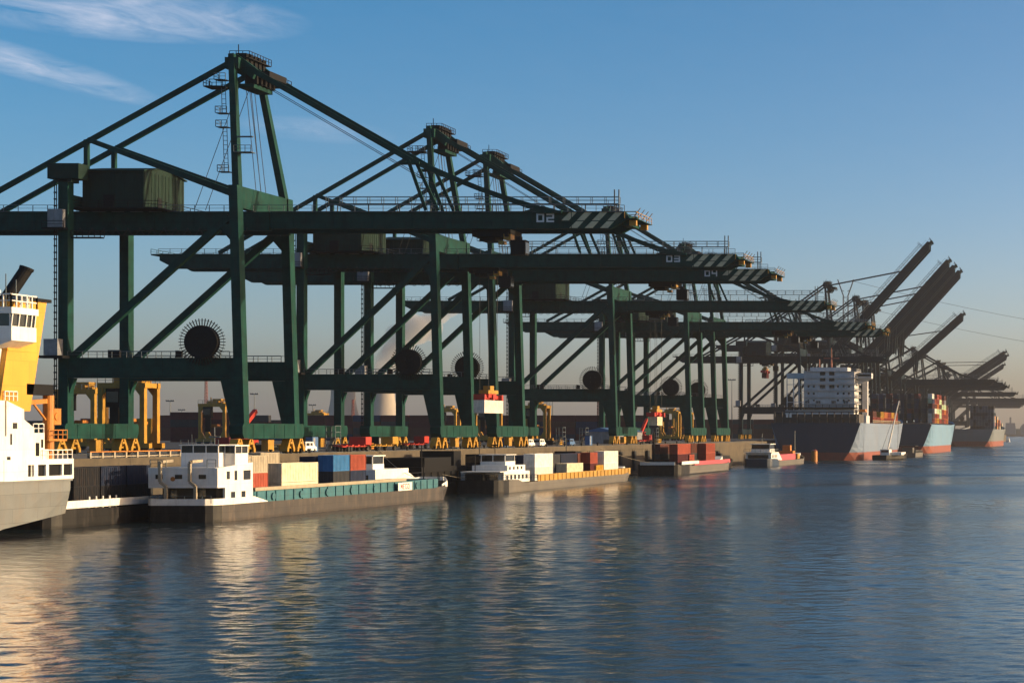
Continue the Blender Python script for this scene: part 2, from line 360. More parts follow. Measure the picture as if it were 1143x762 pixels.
def steam():
    import bmesh
    random.seed(5)
    path = [(426, 420, 10), (428, 412, 12), (431, 404, 14), (436, 396, 16), (442, 388, 19), (450, 380, 21), (459, 372, 24), (468, 366, 22), (478, 360, 17), (490, 352, 15), (503, 345, 12), (455, 362, 14)]
    Y = 3300; bm = bmesh.new()
    for x, y, r in path:
        for k in range(4):
            q = r * random.uniform(.5, .85) * Y / F * .8
            c = Vector((PX(x + random.uniform(-.5, .5) * r * .8, Y), Y + random.uniform(-1, 1) * r * 1.2, PZ(y + random.uniform(-.5, .5) * r * .7, Y)))
            bmesh.ops.create_icosphere(bm, subdivisions=2, radius=q, matrix=Matrix.Translation(c))
    me = bpy.data.meshes.new('steam_plume'); bm.to_mesh(me); bm.free()
    o = bpy.data.objects.new('steam_plume', me); COL.objects.link(o)
    rm = o.modifiers.new('remesh', 'REMESH'); rm.mode = 'VOXEL'; rm.voxel_size = 4.5
    tx = bpy.data.textures.new('puffs', 'CLOUDS'); tx.noise_scale = 28; tx.noise_depth = 3
    dm = o.modifiers.new('puffs', 'DISPLACE'); dm.texture = tx; dm.strength = 16; dm.mid_level = .5
    m = bpy.data.materials.new('steam'); m.use_nodes = True; n = m.node_tree.nodes; l = m.node_tree.links
    n.remove(n['Principled BSDF']); v = n.new('ShaderNodeVolumePrincipled'); v.inputs['Density'].default_value = .03; v.inputs['Color'].default_value = (.98, .96, .94, 1); v.inputs['Anisotropy'].default_value = 0.0
    l.new(v.outputs[0], n['Material Output'].inputs['Volume']); me.materials.append(m)
    tag(o, 'pale pink steam plume drifting up from the cooling tower', 'steam', kind='stuff')
steam()

# ------------------------------------------------------------------ ship-to-shore cranes
def seg_digit(b, ch, d, z, w, h, t, y):     # squarish stencil numerals on a side plane y
    segs = {'0': 'abcdef', '2': 'abged', '3': 'abgcd', '4': 'fgbc'}[ch]
    pos = {'a': (0, w, h - t, h), 'd': (0, w, 0, t), 'g': (0, w, h / 2 - t / 2, h / 2 + t / 2), 'f': (0, t, h / 2, h), 'b': (w - t, w, h / 2, h), 'e': (0, t, 0, h / 2), 'c': (w - t, w, 0, h / 2)}
    for s_ in segs:
        x0, x1, z0, z1 = pos[s_]; b.box(d + x0, d + x1, y - .02 - .004 * 'abcdefg'.index(s_), y, z + z0, z + z1)
def make_crane(h=1.0, reach=66.0, back=66.0, ang=0.0, number=None, trolley=None, cargo=None, stripes=True, fine=True, slender=1.0, paint='green', tip='yellow', gd=3.0):
    """local axes: u towards the water (x), v along the quay (y), z above the quay"""
    hp = 'house' if paint == 'green' else paint
    root = empty('ship_to_shore_crane', (0, 0, 0), 'x', 'crane', 'quay cranes along the terminal')
    zg = 39.4 * h; zt = zg + 3.3; zc = zt + 3.9; za = 70.3 * h; G = 30.6
    for s in (-1, 1):
        v0 = 9.5 * s
        b = MB(); b.hexa([(-1.6, v0 - .95, 2.8), (0, v0 - .95, 2.8), (0, v0 + .95, 2.8), (-1.6, v0 + .95, 2.8)], [(-2.8, v0 - .95, zc), (-1.3, v0 - .95, zc), (-1.3, v0 + .95, zc), (-2.8, v0 + .95, zc)])
        b.prism([(-4.3, 13.2), (-1.75, 13.2), (-1.55, 3.0), (-2.0, 3.0)], 'y', v0 - .85, v0 + .85)
        b.prism([(-5.2, zg + .5), (-2.5, zg - 2.6), (-2.5, zg + .5)], 'y', v0 - .4, v0 + .4)
        b.build('leg', paint, root)
        b = MB(); b.box(-G - 1.65, -G, v0 - .9, v0 + .9, 2.8, zc + 1.0 if s < 0 else zc - 1)
        b.prism([(-G + .01, 13.2), (-G + .9, 13.2), (-G + .01, 10.5)], 'y', v0 - .5, v0 + .5)
        b.build('leg', paint, root)
        b = MB(); b.box(-G + .02, -1.9, v0 - .75, v0 + .75, 13.25, 16.75)
        b.cur = 1; b.rail([(-G, v0 - .9, 16.75), (-2.6, v0 - .9, 16.75)]); b.rail([(-G, v0 + .9, 16.75), (-2.6, v0 + .9, 16.75)], mid=False)
        b.cur = 0; b.build('portal_beam', [paint, 'galv'], root)
        MB().beam((-G + .2, v0, 16.6), (-3.0, v0, zg + 1.8), .95, 1.2).build('diagonal_brace', paint, root)
    for u0, u1 in ((-2.1, .25), (-G - 2.15, -G + .25)):
        b = MB(); b.prism([(-11.6, 3.6), (-11.0, 2.75), (11.0, 2.75), (11.6, 3.6), (11.6, 4.9), (11.2, 5.4), (-11.2, 5.4), (-11.6, 4.9)], 'x', u0, u1)
        for k in range(-2, 3): b.box(u1, u1 + .05, k * 3.9 - .1, k * 3.9 + .1, 2.9, 5.2)
        b.build('sill_beam', paint, root)
        for s in (-1, 1):
            for t in (-2.0, 2.0):
                c = 9.5 * s + t; um = (u0 + u1) / 2
                b = MB()
                for q in (-1, 1): b.prism([(c + q * .05, 2.7), (c + q * .5, 2.7), (c + q * 1.5, .95), (c + q * 1.5, .35), (c + q * .95, .35), (c + q * .8, .95)], 'x', um - .7, um + .7)
                b.box(um - .78, um + .78, c - .55, c + .55, 1.75, 2.15); b.box(um - .35, um + .35, c - .75, c + .75, .95, 1.3)
                bo = b.build('bogie', 'yellow', root)
                if fine:
                    for q in (-.8, .8): MB().tube((um - .45, c + q, .38), (um + .45, c + q, .38), .36, 14).build('wheel', 'black', bo)
        b = MB(); b.box((u0 + u1) / 2 - .6, (u0 + u1) / 2 + .6, -1.2, 1.0, .5, 2.5); b.build('cable_box', 'yellow', root)
    # cross beams between leg heads
    b = MB(); b.prism([(-8.5, zt + .15), (-8.5, zc), (8.5, zc), (8.5, zt + .9), (5, zt + .15)], 'x', -2.9, -1.5); b.build('cross_beam', paint, root)
    MB().box(-G - 1.6, -G - .3, -8.5, 8.5, zt + .1, zt + 2.4).build('cross_beam', paint, root)
    # rear girder, twin boxes
    def T(p):        # boom frame: hinge at u=1.5, rotated up by ang
        d, v, w = p; c, s_ = math.cos(R(ang)), math.sin(R(ang))
        return (1.5 + d * c - w * s_, v, zg + d * s_ + w * c)
    for s in (-1, 1):
        b = MB(); b.prism([(-back, zt), (-back, zt - 1.5), (-back + 3.5, zg), (1.3, zg), (1.3, zt)], 'y', 3.6 * s - .6, 3.6 * s + .6)
        for k in range(9): b.box(-back + 5 + k * 7, -back + 5.12 + k * 7, 3.6 * s - .68, 3.6 * s + .68, zg + .1, zt - .1)
        b.cur = 1; b.rail([(-back, 4.6 * s, zt), (1.3, 4.6 * s, zt)], mid=fine)
        for k in range(20): b.box(-back + k * 3.3, -back + k * 3.3 + 2.2, 4.25 * s - .3, 4.25 * s + .5, zt - .05, zt + .02)
        b.build('girder', [paint, 'galv'], root)
    b = MB()
    for k in range(6): b.box(-back + 1 + k * 13, -back + 2 + k * 13, -3, 3, zg + 1.5, zt - .2)
    b.box(-back - 1.5, -back + .5, -5, 5, zt - .4, zt - .1); b.rail([(-back - 1.5, -5, zt - .1), (-back - 1.5, 5, zt - .1)])
    b.build('girder_tie', paint, root)
    # boom
    Lb = reach - 1.5
    for s in (-1, 1):
        b = MB(); b.prism([(0, 3.3 - gd), (0, 3.3), (Lb, 3.3), (Lb + .8, 2.2), (Lb - 2.6, 3.3 - gd)], 'y', 3.6 * s - .6, 3.6 * s + .6)
        for k in range(int((Lb - 5) / 7)): b.box(4 + k * 7, 4.12 + k * 7, 3.6 * s - .66, 3.6 * s + .66, 3.4 - gd, 3.2)
        b.xf(T); bo = b.build('boom', paint, root)
        b = MB().rail([(0, 4.5 * s, 3.3), (Lb, 4.5 * s, 3.3)], mid=fine); b.box(0, Lb, 4.2 * s - .35, 4.2 * s + .35, 3.25, 3.32)
        b.xf(T); b.build('handrail', 'galv', bo)
        if stripes:
            b = MB(); y = -3.6 * 1 - .6 if s < 0 else 3.6 + .6
            y0, y1 = (y - .03, y - .005) if s < 0 else (y + .005, y + .03)
            for k in range(4):
                d = Lb - 11.2 + k * 2.7
                b.prism([(d, 1.75), (d + 1.3, 1.75), (d + 2.7, 3.2), (d + 1.4, 3.2)], 'y', y0, y1)
                if k < 3: b.prism([(d + 1.4, .42), (d + 2.8, .42), (d + 3.9, 1.6), (d + 2.6, 1.6)], 'y', y0, y1)
            b.xf(T); b.build('hazard_stripes', 'cream', bo)
        if number and s < 0:
            b = MB(); d = Lb - 15.6
            for ch in number: seg_digit(b, ch, d, 1.45, 1.35, 1.5, .3, -4.203); d += 1.75
            b.xf(T); b.build('number_marking', 'mark', bo)
    b = MB()
    for k in range(6): b.box(3 + k * Lb / 6, 4 + k * Lb / 6, -3, 3, 1.3, 3.0)
    b.xf(T); b.build('boom_tie', paint, root)
    b = MB(); b.cur = 1; b.box(Lb - 1.0, Lb + .6, -3, 3, 1.0, 2.8); b.box(Lb + .2, Lb + 2.3, -5.2, 5.2, 1.95, 2.05); b.cur = 0
    for s in (-3.6, 3.6): b.box(Lb + .7, Lb + 1.9, s - .4, s + .4, .9, 1.8)
    b.rail([(Lb + 2.2, -5.2, 2.05), (Lb + 2.2, 5.2, 2.05)], step=1.5); b.rail([(Lb + .2, -5.2, 2.05), (Lb + 2.2, -5.2, 2.05)])
    for q in (-4, -1.3, 1.3, 4): b.beam((Lb + 1.2, q, 2), (Lb + 2.6, q + .3, 4.0), .12, .12)
    b.xf(T); b.build('boom_tip_platform', [tip, paint], root)
    # raised service walkway above the far boom girder
    b = MB(); b.box(6, Lb - 3.5, 4.3, 5.3, 5.7, 5.85); b.rail([(6, 4.3, 5.85), (Lb - 3.5, 4.3, 5.85)], hgt=1.2, mid=True); b.rail([(6, 5.3, 5.85), (Lb - 3.5, 5.3, 5.85)], hgt=1.2, mid=True)
    for k in range(10): b.beam((8 + k * (Lb - 12) / 9, 4.6, 3.3), (8 + k * (Lb - 12) / 9, 4.6, 5.7), .16, .16)
    for q in (Lb - 3.6, Lb - 4.4): b.beam((q, 4.8, 3.3), (q, 4.8, 8.4), .2, .2)
    b.xf(T); b.build('service_walkway', 'galv', root)
    b = MB()
    for k in range(16):
        u0 = -36 + k * 2.1; pr = None
        for q in range(7):
            t_ = q / 6; c_ = Vector((u0 + 2.1 * t_, -4.6, zg + .4 - 5.2 * t_ * (1 - t_)))
            if pr: b.beam(pr, c_, .09, .09)
            pr = c_
    b.build('festoon_cable', 'cable', root)
    # A-frame and apex
    for s in (-1, 1):
        MB().beam((-2.1, 8.7 * s, zc - .3), (-5.0, 4.6 * s, za), 1.15, 1.3, 1.0, 1.1).build('mast_leg', paint, root)
    b = MB(); b.box(-6.0, -3.6, -5.3, 5.3, za - 2.6, za - .6); b.box(-4.6, -1.8, -3.4, 3.6, za - 5.6, za - 4.9)
    b.prism([(-6.2, za - 1), (-1.6, za - 4.2), (-1.0, za - 2.4), (-4.4, za + .2)], 'y', -4.3, -3.3); b.prism([(-6.2, za - 1), (-1.6, za - 4.2), (-1.0, za - 2.4), (-4.4, za + .2)], 'y', 3.3, 4.3)
    for q in (-2.4, -.8, .8, 2.4): b.tube((-3.4, q - .25, za - 2.6), (-3.4, q + .25, za - 2.6), 1.25, 14); b.beam((-3.6, q, za - 5), (-3.6, q, za - 1), .35, .5)
    b.build('mast_head', paint, root)
    b = MB(); b.box(-5.9, -2.4, -3.8, 4.4, za - .45, za - .3); b.rail([(-5.9, -3.8, za - .3), (-2.4, -3.8, za - .3), (-2.4, 4.4, za - .3)], step=1.0)
    for q in (-3.2, -1.6, 0, 1.5, 3.1): b.box(-4.9, -3.0, q - .45, q + .5, za - 2.4, za + .5 + .4 * math.sin(q * 2)); b.box(-3.2, -1.2, q - .3, q + .3, za - 4.9, za - 2.6)
    b.box(-1.6, .6, -2.6, 3.9, za - 3.6, za - 2.5); b.beam((-4.5, -3.4, za), (-4.5, -3.4, za + 2.0), .12, .12)
    b.build('mast_platform', 'black', root)
    b = MB(); b.box(-9.2, -5.8, -6.4, -3.4, za - 6.0, za - 5.8); b.rail([(-9.2, -3.4, za - 5.8), (-9.2, -6.4, za - 5.8), (-5.8, -6.4, za - 5.8)], step=1)
    b.build('mast_platform', 'black', root)
    b = MB(); b.box(-3.0, .4, 3.4, 6.2, za - 4.0, za - 3.85); b.rail([(.4, 3.4, za - 3.85), (.4, 6.2, za - 3.85)], step=1)
    b.build('mast_platform', 'black', root)
    # ladders on the near mast leg
    b = MB()
    def on_leg(z): t = (z - zc) / (za - zc); return Vector((-2.1 - 2.9 * t - 1.3, -8.7 + 4.1 * t - .2, z))
    for za_, zb_ in ((zc + 2.5, zc + 10.5), (zc + 13, zc + 19)):
        p, q = on_leg(za_), on_leg(zb_)
        for dx in (-.35, .35): b.beam(p + Vector((dx - .4, 0, 0)), q + Vector((dx - .4, 0, 0)), .09, .09)
        n_ = int((zb_ - za_) / .8)
        for k in range(n_): r_ = p.lerp(q, k / n_); b.box(r_.x - .75, r_.x - .05, r_.y - .04, r_.y + .04, r_.z - .04, r_.z + .04)
        for e in (p, q): b.box(e.x - 1.6, e.x + .4, e.y - .8, e.y + .8, e.z - .1, e.z); b.rail([(e.x - 1.6, e.y - .8, e.z), (e.x + .4, e.y - .8, e.z)], step=1); b.rail([(e.x - 1.6, e.y - .8, e.z), (e.x - 1.6, e.y + .8, e.z)], step=1)
    e = on_leg(zc + 6) + Vector((2.6, 0, 0)); b.box(e.x - 1.2, e.x + 1.8, e.y - .9, e.y + .9, e.z - .1, e.z); b.rail([(e.x - 1.2, e.y - .9, e.z), (e.x + 1.8, e.y - .9, e.z)], step=1); b.box(e.x - .9, e.x + 1.7, e.y - .3, e.y + .3, e.z + 2.6, e.z + 2.8)
    b.build('ladder', 'galv', root)
    # stays
    k_ = (za - (zt + .3)) / 27.6
    for s in (-1, 1):
        v = 4.3 * s; nu = -30.5; nz = za - 1.4 - (55.2 - 68.9) * -1 * k_
        nz = za - 1.4 - 13.7 * k_
        MB().beam((-5.6, v, za - 1.4), (-52.5, v, zt + .2), .62, .82 * slender).build('backstay', paint, root)
        MB().beam((-2.6, v * 1.5, zc - 1.5), (nu, v, nz), .85, 1.2 * slender, .75, .8).build('stay_strut', paint, root)
        MB().beam((nu - .3, v, zt), (nu - .3, v, nz), .7, .75).build('stay_post', paint, root)
        if ang == 0:
            kk = reach / 66.0; ju, jz = 27.2 * kk, zt + 9.1 * k_
            ou = 51.6 * kk
            b = MB(); b.beam((-4.2, v, za - 1.2), (ju, v, jz), .4, .95 * slender)
            pr = Vector((ju, v, jz))
            for i in range(1, 5):
                t = i / 4; q = Vector((ju + (ou - ju) * t, v, jz + (zt + .25 - jz) * t - .55 * math.sin(math.pi * t))); b.beam(pr, q, .4, .85 * slender); pr = q
            b.build('forestay', paint, root)
            b = MB(); b.beam((ju - .4, v - .35, jz), (ju + 2.7, v - .35, zt + .2), .28, .55); b.beam((ju + .6, v + .35, jz), (ju + 4.6, v + .35, zt + .2), .28, .55)
            b.box(ju - 2, ju + 1.6, v - .6, v + .6, jz - .7, jz - .3)
            b.build('inner_stay', paint, root)
            b = MB(); b.beam((ou - 1.5, v, zt - .1), (ou + 3, v, zt - .1), 1.4, .5); b.prism([(ou - 4, zt), (ou - .5, zt + 1.0), (ou + 3, zt)], 'y', v - .3, v + .3); b.build('stay_bracket', paint, root)
        else:
            # folded stay linkage: standing up off the raised boom
            p = Vector(T((26, v, 3.4))); q = p + Vector((-1.2, 0, -13.5 * h)); e = Vector((-4.2, v, za - 1.2)); f = Vector(T((50, v, 3.4)))
            b = MB(); b.beam(p, q, .9, 1.3); b.beam(p + Vector((-2.0, 0, -3)), q + Vector((-1.6, 0, 0)), .6, 1.0); b.build('folded_stay', paint, root)
    for s in (-1, 1):
        b = MB(); v = 1.8 * s
        if ang == 0:
            b.tube((-3.4, v, za - 2.4), (30 * reach / 66, v + 1, zt + 7.2 * k_), .06, 4); b.tube((-3.4, v, za - 3.4), (29 * reach / 66, v + 1, zt + 5.6 * k_), .06, 4)
        else: b.tube((-3.4, v, za - 1.6), T((Lb * .72, v, 3.6)), .22, 5)
        b.tube((-4.8, v, za - 4), (-13, v, zt + 1), .06, 4); b.tube((-4.5, v * .5, za - 4), (-2.6, v * .5, zc), .06, 4); b.tube((-4.2, v * .5 + .6, za - 4), (-2.0, v * .5 + .6, zc), .06, 4)
        b.build('rope', 'cable', root)
    # machinery house
    b = MB(); z0, z1 = zt + .35, zt + 6.9
    b.prism([(-7, z0), (6.5, z0), (6.5, z1), (-.2, z1 + 1.1), (-7, z1)], 'x', -30, -19.3)
    for k in range(12): b.box(-19.3, -19.24, -6.8 + k * 1.15, -6.72 + k * 1.15, z0, z1 - .1)
    for k in range(10): b.box(-29.8 + k * 1.1, -29.72 + k * 1.1, -7.06, -7, z0, z1 - .1)
    mh = b.build('machine_house', hp, root)
    b = MB(); b.box(-30.4, -18.9, -7.6, -7.2, z1 - .25, z1 - .1); b.prism([(-7.5, z1 - .15), (-.2, z1 + 1.15), (6.9, z1 - .15), (6.9, z1 + .05), (-.2, z1 + 1.35), (-7.5, z1 + .05)], 'x', -30.4, -18.9)
    b.build('roof', hp, mh)
    b = MB(); b.box(-26.3, -24.4, -7.1, -7.05, z0 + .2, z0 + 2.3); b.box(-19.26, -19.2, -2.5, -1.3, z0 + .2, z0 + 2.3); b.each('door', 'black', mh)
    b = MB()
    for q in (-28.2, -22.6, -20.9): b.box(q, q + .8, -7.1, -7.05, z0 + 2.9, z0 + 3.7)
    for q in (1.2, 3.4, -4.5): b.box(-19.27, -19.21, q, q + .8, z0 + 3, z0 + 3.8)
    b.each('vent', 'house', mh)
    b = MB(); b.box(-31.5, -16, -8.6, 7.8, z0 - .28, z0 - .05); b.rail([(-31.5, -8.6, z0 - .05), (-16, -8.6, z0 - .05), (-16, 7.8, z0 - .05)]); b.build('house_platform', 'black', root)
    # electrical cabin on the landside leg head, lift and ladder along it
    b = MB(); b.box(-G - 3.4, -G + 2.0, -10.6, -7.6, zc + 1.05, zc + 3.7); b.box(-G - 2.2, -G + .6, -10.4, -8, zc + .5, zc + 1.05); b.build('electrical_cabin', hp, root)
    b = MB(); b.box(-G - 2.9, -G - .3, -11.4, -10.55, zt - 5.1 + 1.6, zt - .4); b.cur = 1; b.box(-G - 3.6, -G + .2, -12, -10.55, zt - 3.9, zt - 3.6); b.rail([(-G - 3.6, -12, zt - 3.6), (-G + .2, -12, zt - 3.6)])
    b.box(-G + .1, -G + 5.2, -9.6, -8.4, zt - 5.2, zt - 5.0); b.rail([(-G + .1, -9.6, zt - 5), (-G + 5.2, -9.6, zt - 5)], step=1); b.rail([(-G + 5.2, -9.6, zt - 5), (-G + 5.2, -8.4, zt - 5)], step=1)
    b.build('landing', ['grey_box', 'black'], root)
    b = MB(); b.box(-G - 3.1, -G - .7, -12.2, -10.56, 17.1, 19.9); b.cur = 1; b.box(-G - 4.0, -G + .4, -12.6, -10.56, 16.6, 17.05); b.build('lift_cabin', ['grey_box', 'black'], root)
    b = MB()
    for q in (-G - 2.05, -G - 1.7): b.beam((q, -10.75, 5), (q, -10.75, zc), .12, .12)
    for k in range(int((zc - 6) / 1.15)): b.box(-G - 2.2, -G - 1.66, -10.8, -10.6, 6 + k * 1.15, 6.25 + k * 1.15)
    b.build('lift_rack', 'black', root)
    # cable reel on the near portal beam
    rc = (-6.9, -11.3, 19.4)
    b = MB(); b.tube((rc[0], rc[1] - .55, rc[2]), (rc[0], rc[1] + .55, rc[2]), 2.85, 40); b.tube((rc[0], rc[1] + .5, rc[2]), (rc[0], -9.0, rc[2]), .8, 12); b.box(rc[0] - .9, rc[0] + .9, -10.4, -9.0, 16.76, rc[2])
    for a in (0, 1.57, 3.14, 4.71): b.tube((rc[0] + 1.0 * math.cos(a + .8), rc[1] - .68, rc[2] + 1.0 * math.sin(a + .8)), (rc[0] + 1.0 * math.cos(a + .8), rc[1] - .54, rc[2] + 1.0 * math.sin(a + .8)), .3, 8)
    re_ = b.build('cable_reel', 'black', root)
    b = MB(); n_ = 44
    for i in range(n_):
        a = 2 * math.pi * i / n_; c_, s_ = math.cos(a), math.sin(a); a2 = 2 * math.pi * (i + 1) / n_
        b.beam((rc[0] + 2.8 * c_, rc[1], rc[2] + 2.8 * s_), (rc[0] + 4.05 * c_, rc[1], rc[2] + 4.05 * s_), .13, .13)
        b.beam((rc[0] + 3.75 * c_, rc[1], rc[2] + 3.75 * s_), (rc[0] + 3.75 * math.cos(a2), rc[1], rc[2] + 3.75 * math.sin(a2)), .05, .05)
    b.build('reel_spokes', 'black', re_)
    b = MB()
    for q, z_ in ((-1.2, 18.2), (-11.8, 18.0), (-4.5 - 6.9, 17.8)): b.box(q - .3, q + .3, -10.2, -9.6, 16.8, z_)
    b.box(-24, -22, -9.8, -9.2, 16.8, 18.1); b.build('portal_gear', 'black', root)
    # trolley, operator cabin, head block, spreader
    if trolley is not None:
        t = trolley; b = MB(); b.box(t - 3.4, t + 3.4, -3.0, 3.0, zg - .9, zg + .35); b.box(t - 2.4, t + .4, -2, 2, zg - 1.6, zg - .9)
        for q in (-2.8, 2.8): b.box(t + q - .35, t + q + .35, -3.4, 3.4, zg - 1.0, zg - .3)
        tr = b.build('trolley', 'black', root)
        b = MB(); b.box(t + 2.2, t + 3.45, -3.1, -1.0, zg - 1.5, zg - .5); b.box(t + 1.0, t + 2.0, -2.2, -.8, zg - 2.2, zg - 1.6); b.build('hoist_gear', 'yellow', tr)
        b = MB(); b.box(t + 3.6, t + 6.2, -3.6, -1.4, zg - 4.2, zg - 1.6); b.box(t + 4.4, t + 5.2, -3, -2, zg - 1.6, zg - .9)
        cb = b.build('operator_cabin', 'black', tr)
        b = MB(); b.box(t + 6.2, t + 6.26, -3.5, -1.5, zg - 3.9, zg - 2.0); b.build('cabin_window', 'glass', cb)
    if cargo:
        cu, cz = cargo      # underside of spreader
        b = MB(); b.box(cu - 1.1, cu + 1.1, -3.2, 3.2, cz + 1.7, cz + 2.5); b.box(cu - .8, cu + .8, -1.2, 1.2, cz + 2.5, cz + 3.5); b.build('head_block', 'yellow', root)
        b = MB(); b.box(cu - .5, cu + .5, -6.0, 6.0, cz + .5, cz + 1.3)
        for q in (-5.6, 0, 5.6): b.box(cu - 1.25, cu + 1.25, q - .5, q + .5, cz + .2, cz + 1.5)
        b.box(cu - .9, cu + .9, -2.5, 2.5, cz + .8, cz + 1.7); b.build('spreader', 'red', root)
        b = MB()
        for q in (-1.0, 1.0):
            for w in (-2.8, 2.8): b.tube((cu + q, w, cz + 2.4), (cu + q, w, zg - .5), .05, 4)
        b.build('hoist_rope', 'cable', root)
    return root
RAIL = -152.8
def put(o, x, Y, label, small=False): o.location = (x, Y, QZ); o['label'] = label; return o
c1 = put(make_crane(number='02', reach=64, trolley=40.0), RAIL, 323, 'nearest and largest dark green quay crane, boom lowered, 02 marked by its tip')
c2 = put(make_crane(number='03', h=1.035, reach=64, trolley=6.8, cargo=(6.8, 10.9)), RAIL, 412.5, 'dark green quay crane marked 03, white container hanging below its lowered boom')
c3 = put(make_crane(number='04', h=1.03, reach=64.3, trolley=38.0), RAIL, 448, 'dark green quay crane with lowered boom marked 04, third from the near end')
c4 = put(make_crane(reach=61, h=1.02, trolley=10.0, cargo=(9.0, 8.3), fine=False), RAIL, 550, 'fourth green quay crane from the near end, lowering a small white container')
c5 = put(make_crane(reach=60, trolley=30.0, fine=False), RAIL, 642, 'fifth green quay crane, legs left of the slim white work boat')
c6 = again(c5, (RAIL, 681, QZ), 'sixth green quay crane, last of the row with lowered striped booms')
RAIL2 = EDGE2 - 3.3
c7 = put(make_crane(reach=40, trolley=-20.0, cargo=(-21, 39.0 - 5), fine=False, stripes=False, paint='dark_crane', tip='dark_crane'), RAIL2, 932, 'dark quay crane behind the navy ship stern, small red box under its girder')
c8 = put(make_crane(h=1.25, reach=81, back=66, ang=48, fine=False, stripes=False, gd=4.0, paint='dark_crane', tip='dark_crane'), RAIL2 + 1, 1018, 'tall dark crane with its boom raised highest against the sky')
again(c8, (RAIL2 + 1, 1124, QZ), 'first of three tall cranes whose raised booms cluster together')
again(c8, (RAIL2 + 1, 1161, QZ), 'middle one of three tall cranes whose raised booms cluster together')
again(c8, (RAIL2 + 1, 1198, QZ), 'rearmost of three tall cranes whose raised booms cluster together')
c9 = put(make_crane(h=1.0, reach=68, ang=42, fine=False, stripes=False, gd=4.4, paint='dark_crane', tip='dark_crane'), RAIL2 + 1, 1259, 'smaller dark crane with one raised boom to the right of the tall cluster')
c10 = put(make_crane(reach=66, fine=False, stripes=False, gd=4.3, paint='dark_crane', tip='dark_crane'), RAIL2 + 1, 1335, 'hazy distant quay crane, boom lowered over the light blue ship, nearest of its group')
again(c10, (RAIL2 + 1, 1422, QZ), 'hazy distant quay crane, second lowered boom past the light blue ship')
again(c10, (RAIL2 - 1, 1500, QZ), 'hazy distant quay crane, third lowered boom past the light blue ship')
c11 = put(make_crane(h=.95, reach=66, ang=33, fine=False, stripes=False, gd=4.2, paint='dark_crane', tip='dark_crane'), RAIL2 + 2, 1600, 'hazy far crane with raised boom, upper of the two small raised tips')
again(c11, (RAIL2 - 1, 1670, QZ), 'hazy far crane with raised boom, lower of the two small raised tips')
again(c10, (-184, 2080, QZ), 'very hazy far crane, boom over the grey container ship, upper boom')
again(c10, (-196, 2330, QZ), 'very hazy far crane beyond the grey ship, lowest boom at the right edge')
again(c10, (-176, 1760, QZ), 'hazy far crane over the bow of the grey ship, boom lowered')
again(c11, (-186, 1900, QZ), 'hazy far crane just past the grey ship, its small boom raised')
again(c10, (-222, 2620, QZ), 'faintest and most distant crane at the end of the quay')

# ------------------------------------------------------------------ containers
def container_mesh(Lc, Hc, name):
    b = MB(); Wd = 2.44
    b.box(-Lc / 2 + .06, Lc / 2 - .06, -Wd / 2 + .05, Wd / 2 - .05, .08, Hc - .04)
    for sx_ in (-1, 1):
        for sy_ in (-1, 1): b.box(*sorted((sx_ * Lc / 2, sx_ * (Lc / 2 - .16))), *sorted((sy_ * Wd / 2, sy_ * (Wd / 2 - .16))), 0, Hc)
    for sy_ in (-1, 1):
        for z0, z1 in ((0.01, .17), (Hc - .13, Hc - .01)): b.box(-Lc / 2 + .16, Lc / 2 - .16, *sorted((sy_ * Wd / 2, sy_ * (Wd / 2 - .1))), z0, z1)
        n = int(Lc / .55)
        for k in range(n):
            x = -Lc / 2 + .3 + k * (Lc - .6) / n; b.box(x, x + .26, *sorted((sy_ * (Wd / 2 - .012), sy_ * (Wd / 2 - .06))), .17, Hc - .13)
    for sx_ in (-1, 1):
        for z0, z1 in ((0.01, .17), (Hc - .13, Hc - .01)): b.box(*sorted((sx_ * Lc / 2, sx_ * (Lc / 2 - .1))), -Wd / 2 + .16, Wd / 2 - .16, z0, z1)
        for q in (-.75, -.35, .35, .75): b.tube((sx_ * (Lc / 2 - .02), q, .2), (sx_ * (Lc / 2 - .02), q, Hc - .2), .03, 4)
    return b.mesh(name, 'container')
CM = {'40': container_mesh(12.19, 2.9, 'long_container'), '20': container_mesh(6.06, 2.6, 'short_container')}
CC = {'rust red': (.20, .035, .022), 'brown': (.10, .035, .025), 'dark blue': (.016, .035, .08), 'blue': (.035, .15, .34), 'navy': (.012, .020, .045), 'grey': (.20, .21, .22), 'white': (.66, .63, .57),
      'cream': (.62, .55, .40), 'beige': (.36, .31, .23), 'orange red': (.27, .058, .035), 'dark grey': (.032, .036, .042), 'black': (.010, .011, .014), 'green': (.03, .14, .09), 'maroon': (.075, .015, .018), 'yellow': (.36, .20, .02), 'orange': (.36, .12, .03), 'pale green': (.45, .55, .35)}  # black is the shade-darkened tone of the inner barge load
def container(kind, col, x, y, z, along, label, group):
    o = bpy.data.objects.new('shipping_container', CM[kind]); COL.objects.link(o)
    o.location = (x, y, z); o.rotation_euler = (0, 0, 0 if along == 'x' else R(90))
    c = CC[col]; k = random.uniform(.85, 1.15); o.color = (c[0] * k, c[1] * k, c[2] * k, 1)
    return tag(o, label, 'container', group)
TIER = ['bottom', 'second', 'third', 'fourth', 'fifth', 'sixth', 'seventh', 'eighth']
COLN = ['first', 'second', 'third', 'fourth', 'fifth', 'sixth', 'seventh', 'eighth', 'ninth', 'tenth']
random.seed(21)
def block(Y, x_right, cols, tiers, pal, where, lastcol=None):
    for i in range(cols):
        t = tiers - (1 if random.random() < .12 and i > 0 else 0)
        for k in range(t):
            c = lastcol[k % len(lastcol)] if (lastcol and i == 0) else random.choice(pal)
            container('40', c, x_right - 6.1 - i * 12.75, Y + 1.25, QZ + k * 2.9, 'x', f'{c} container darkened by shade, {TIER[k]} tier, {COLN[i]} from the water, {where}', 'containers stacked in the yard')
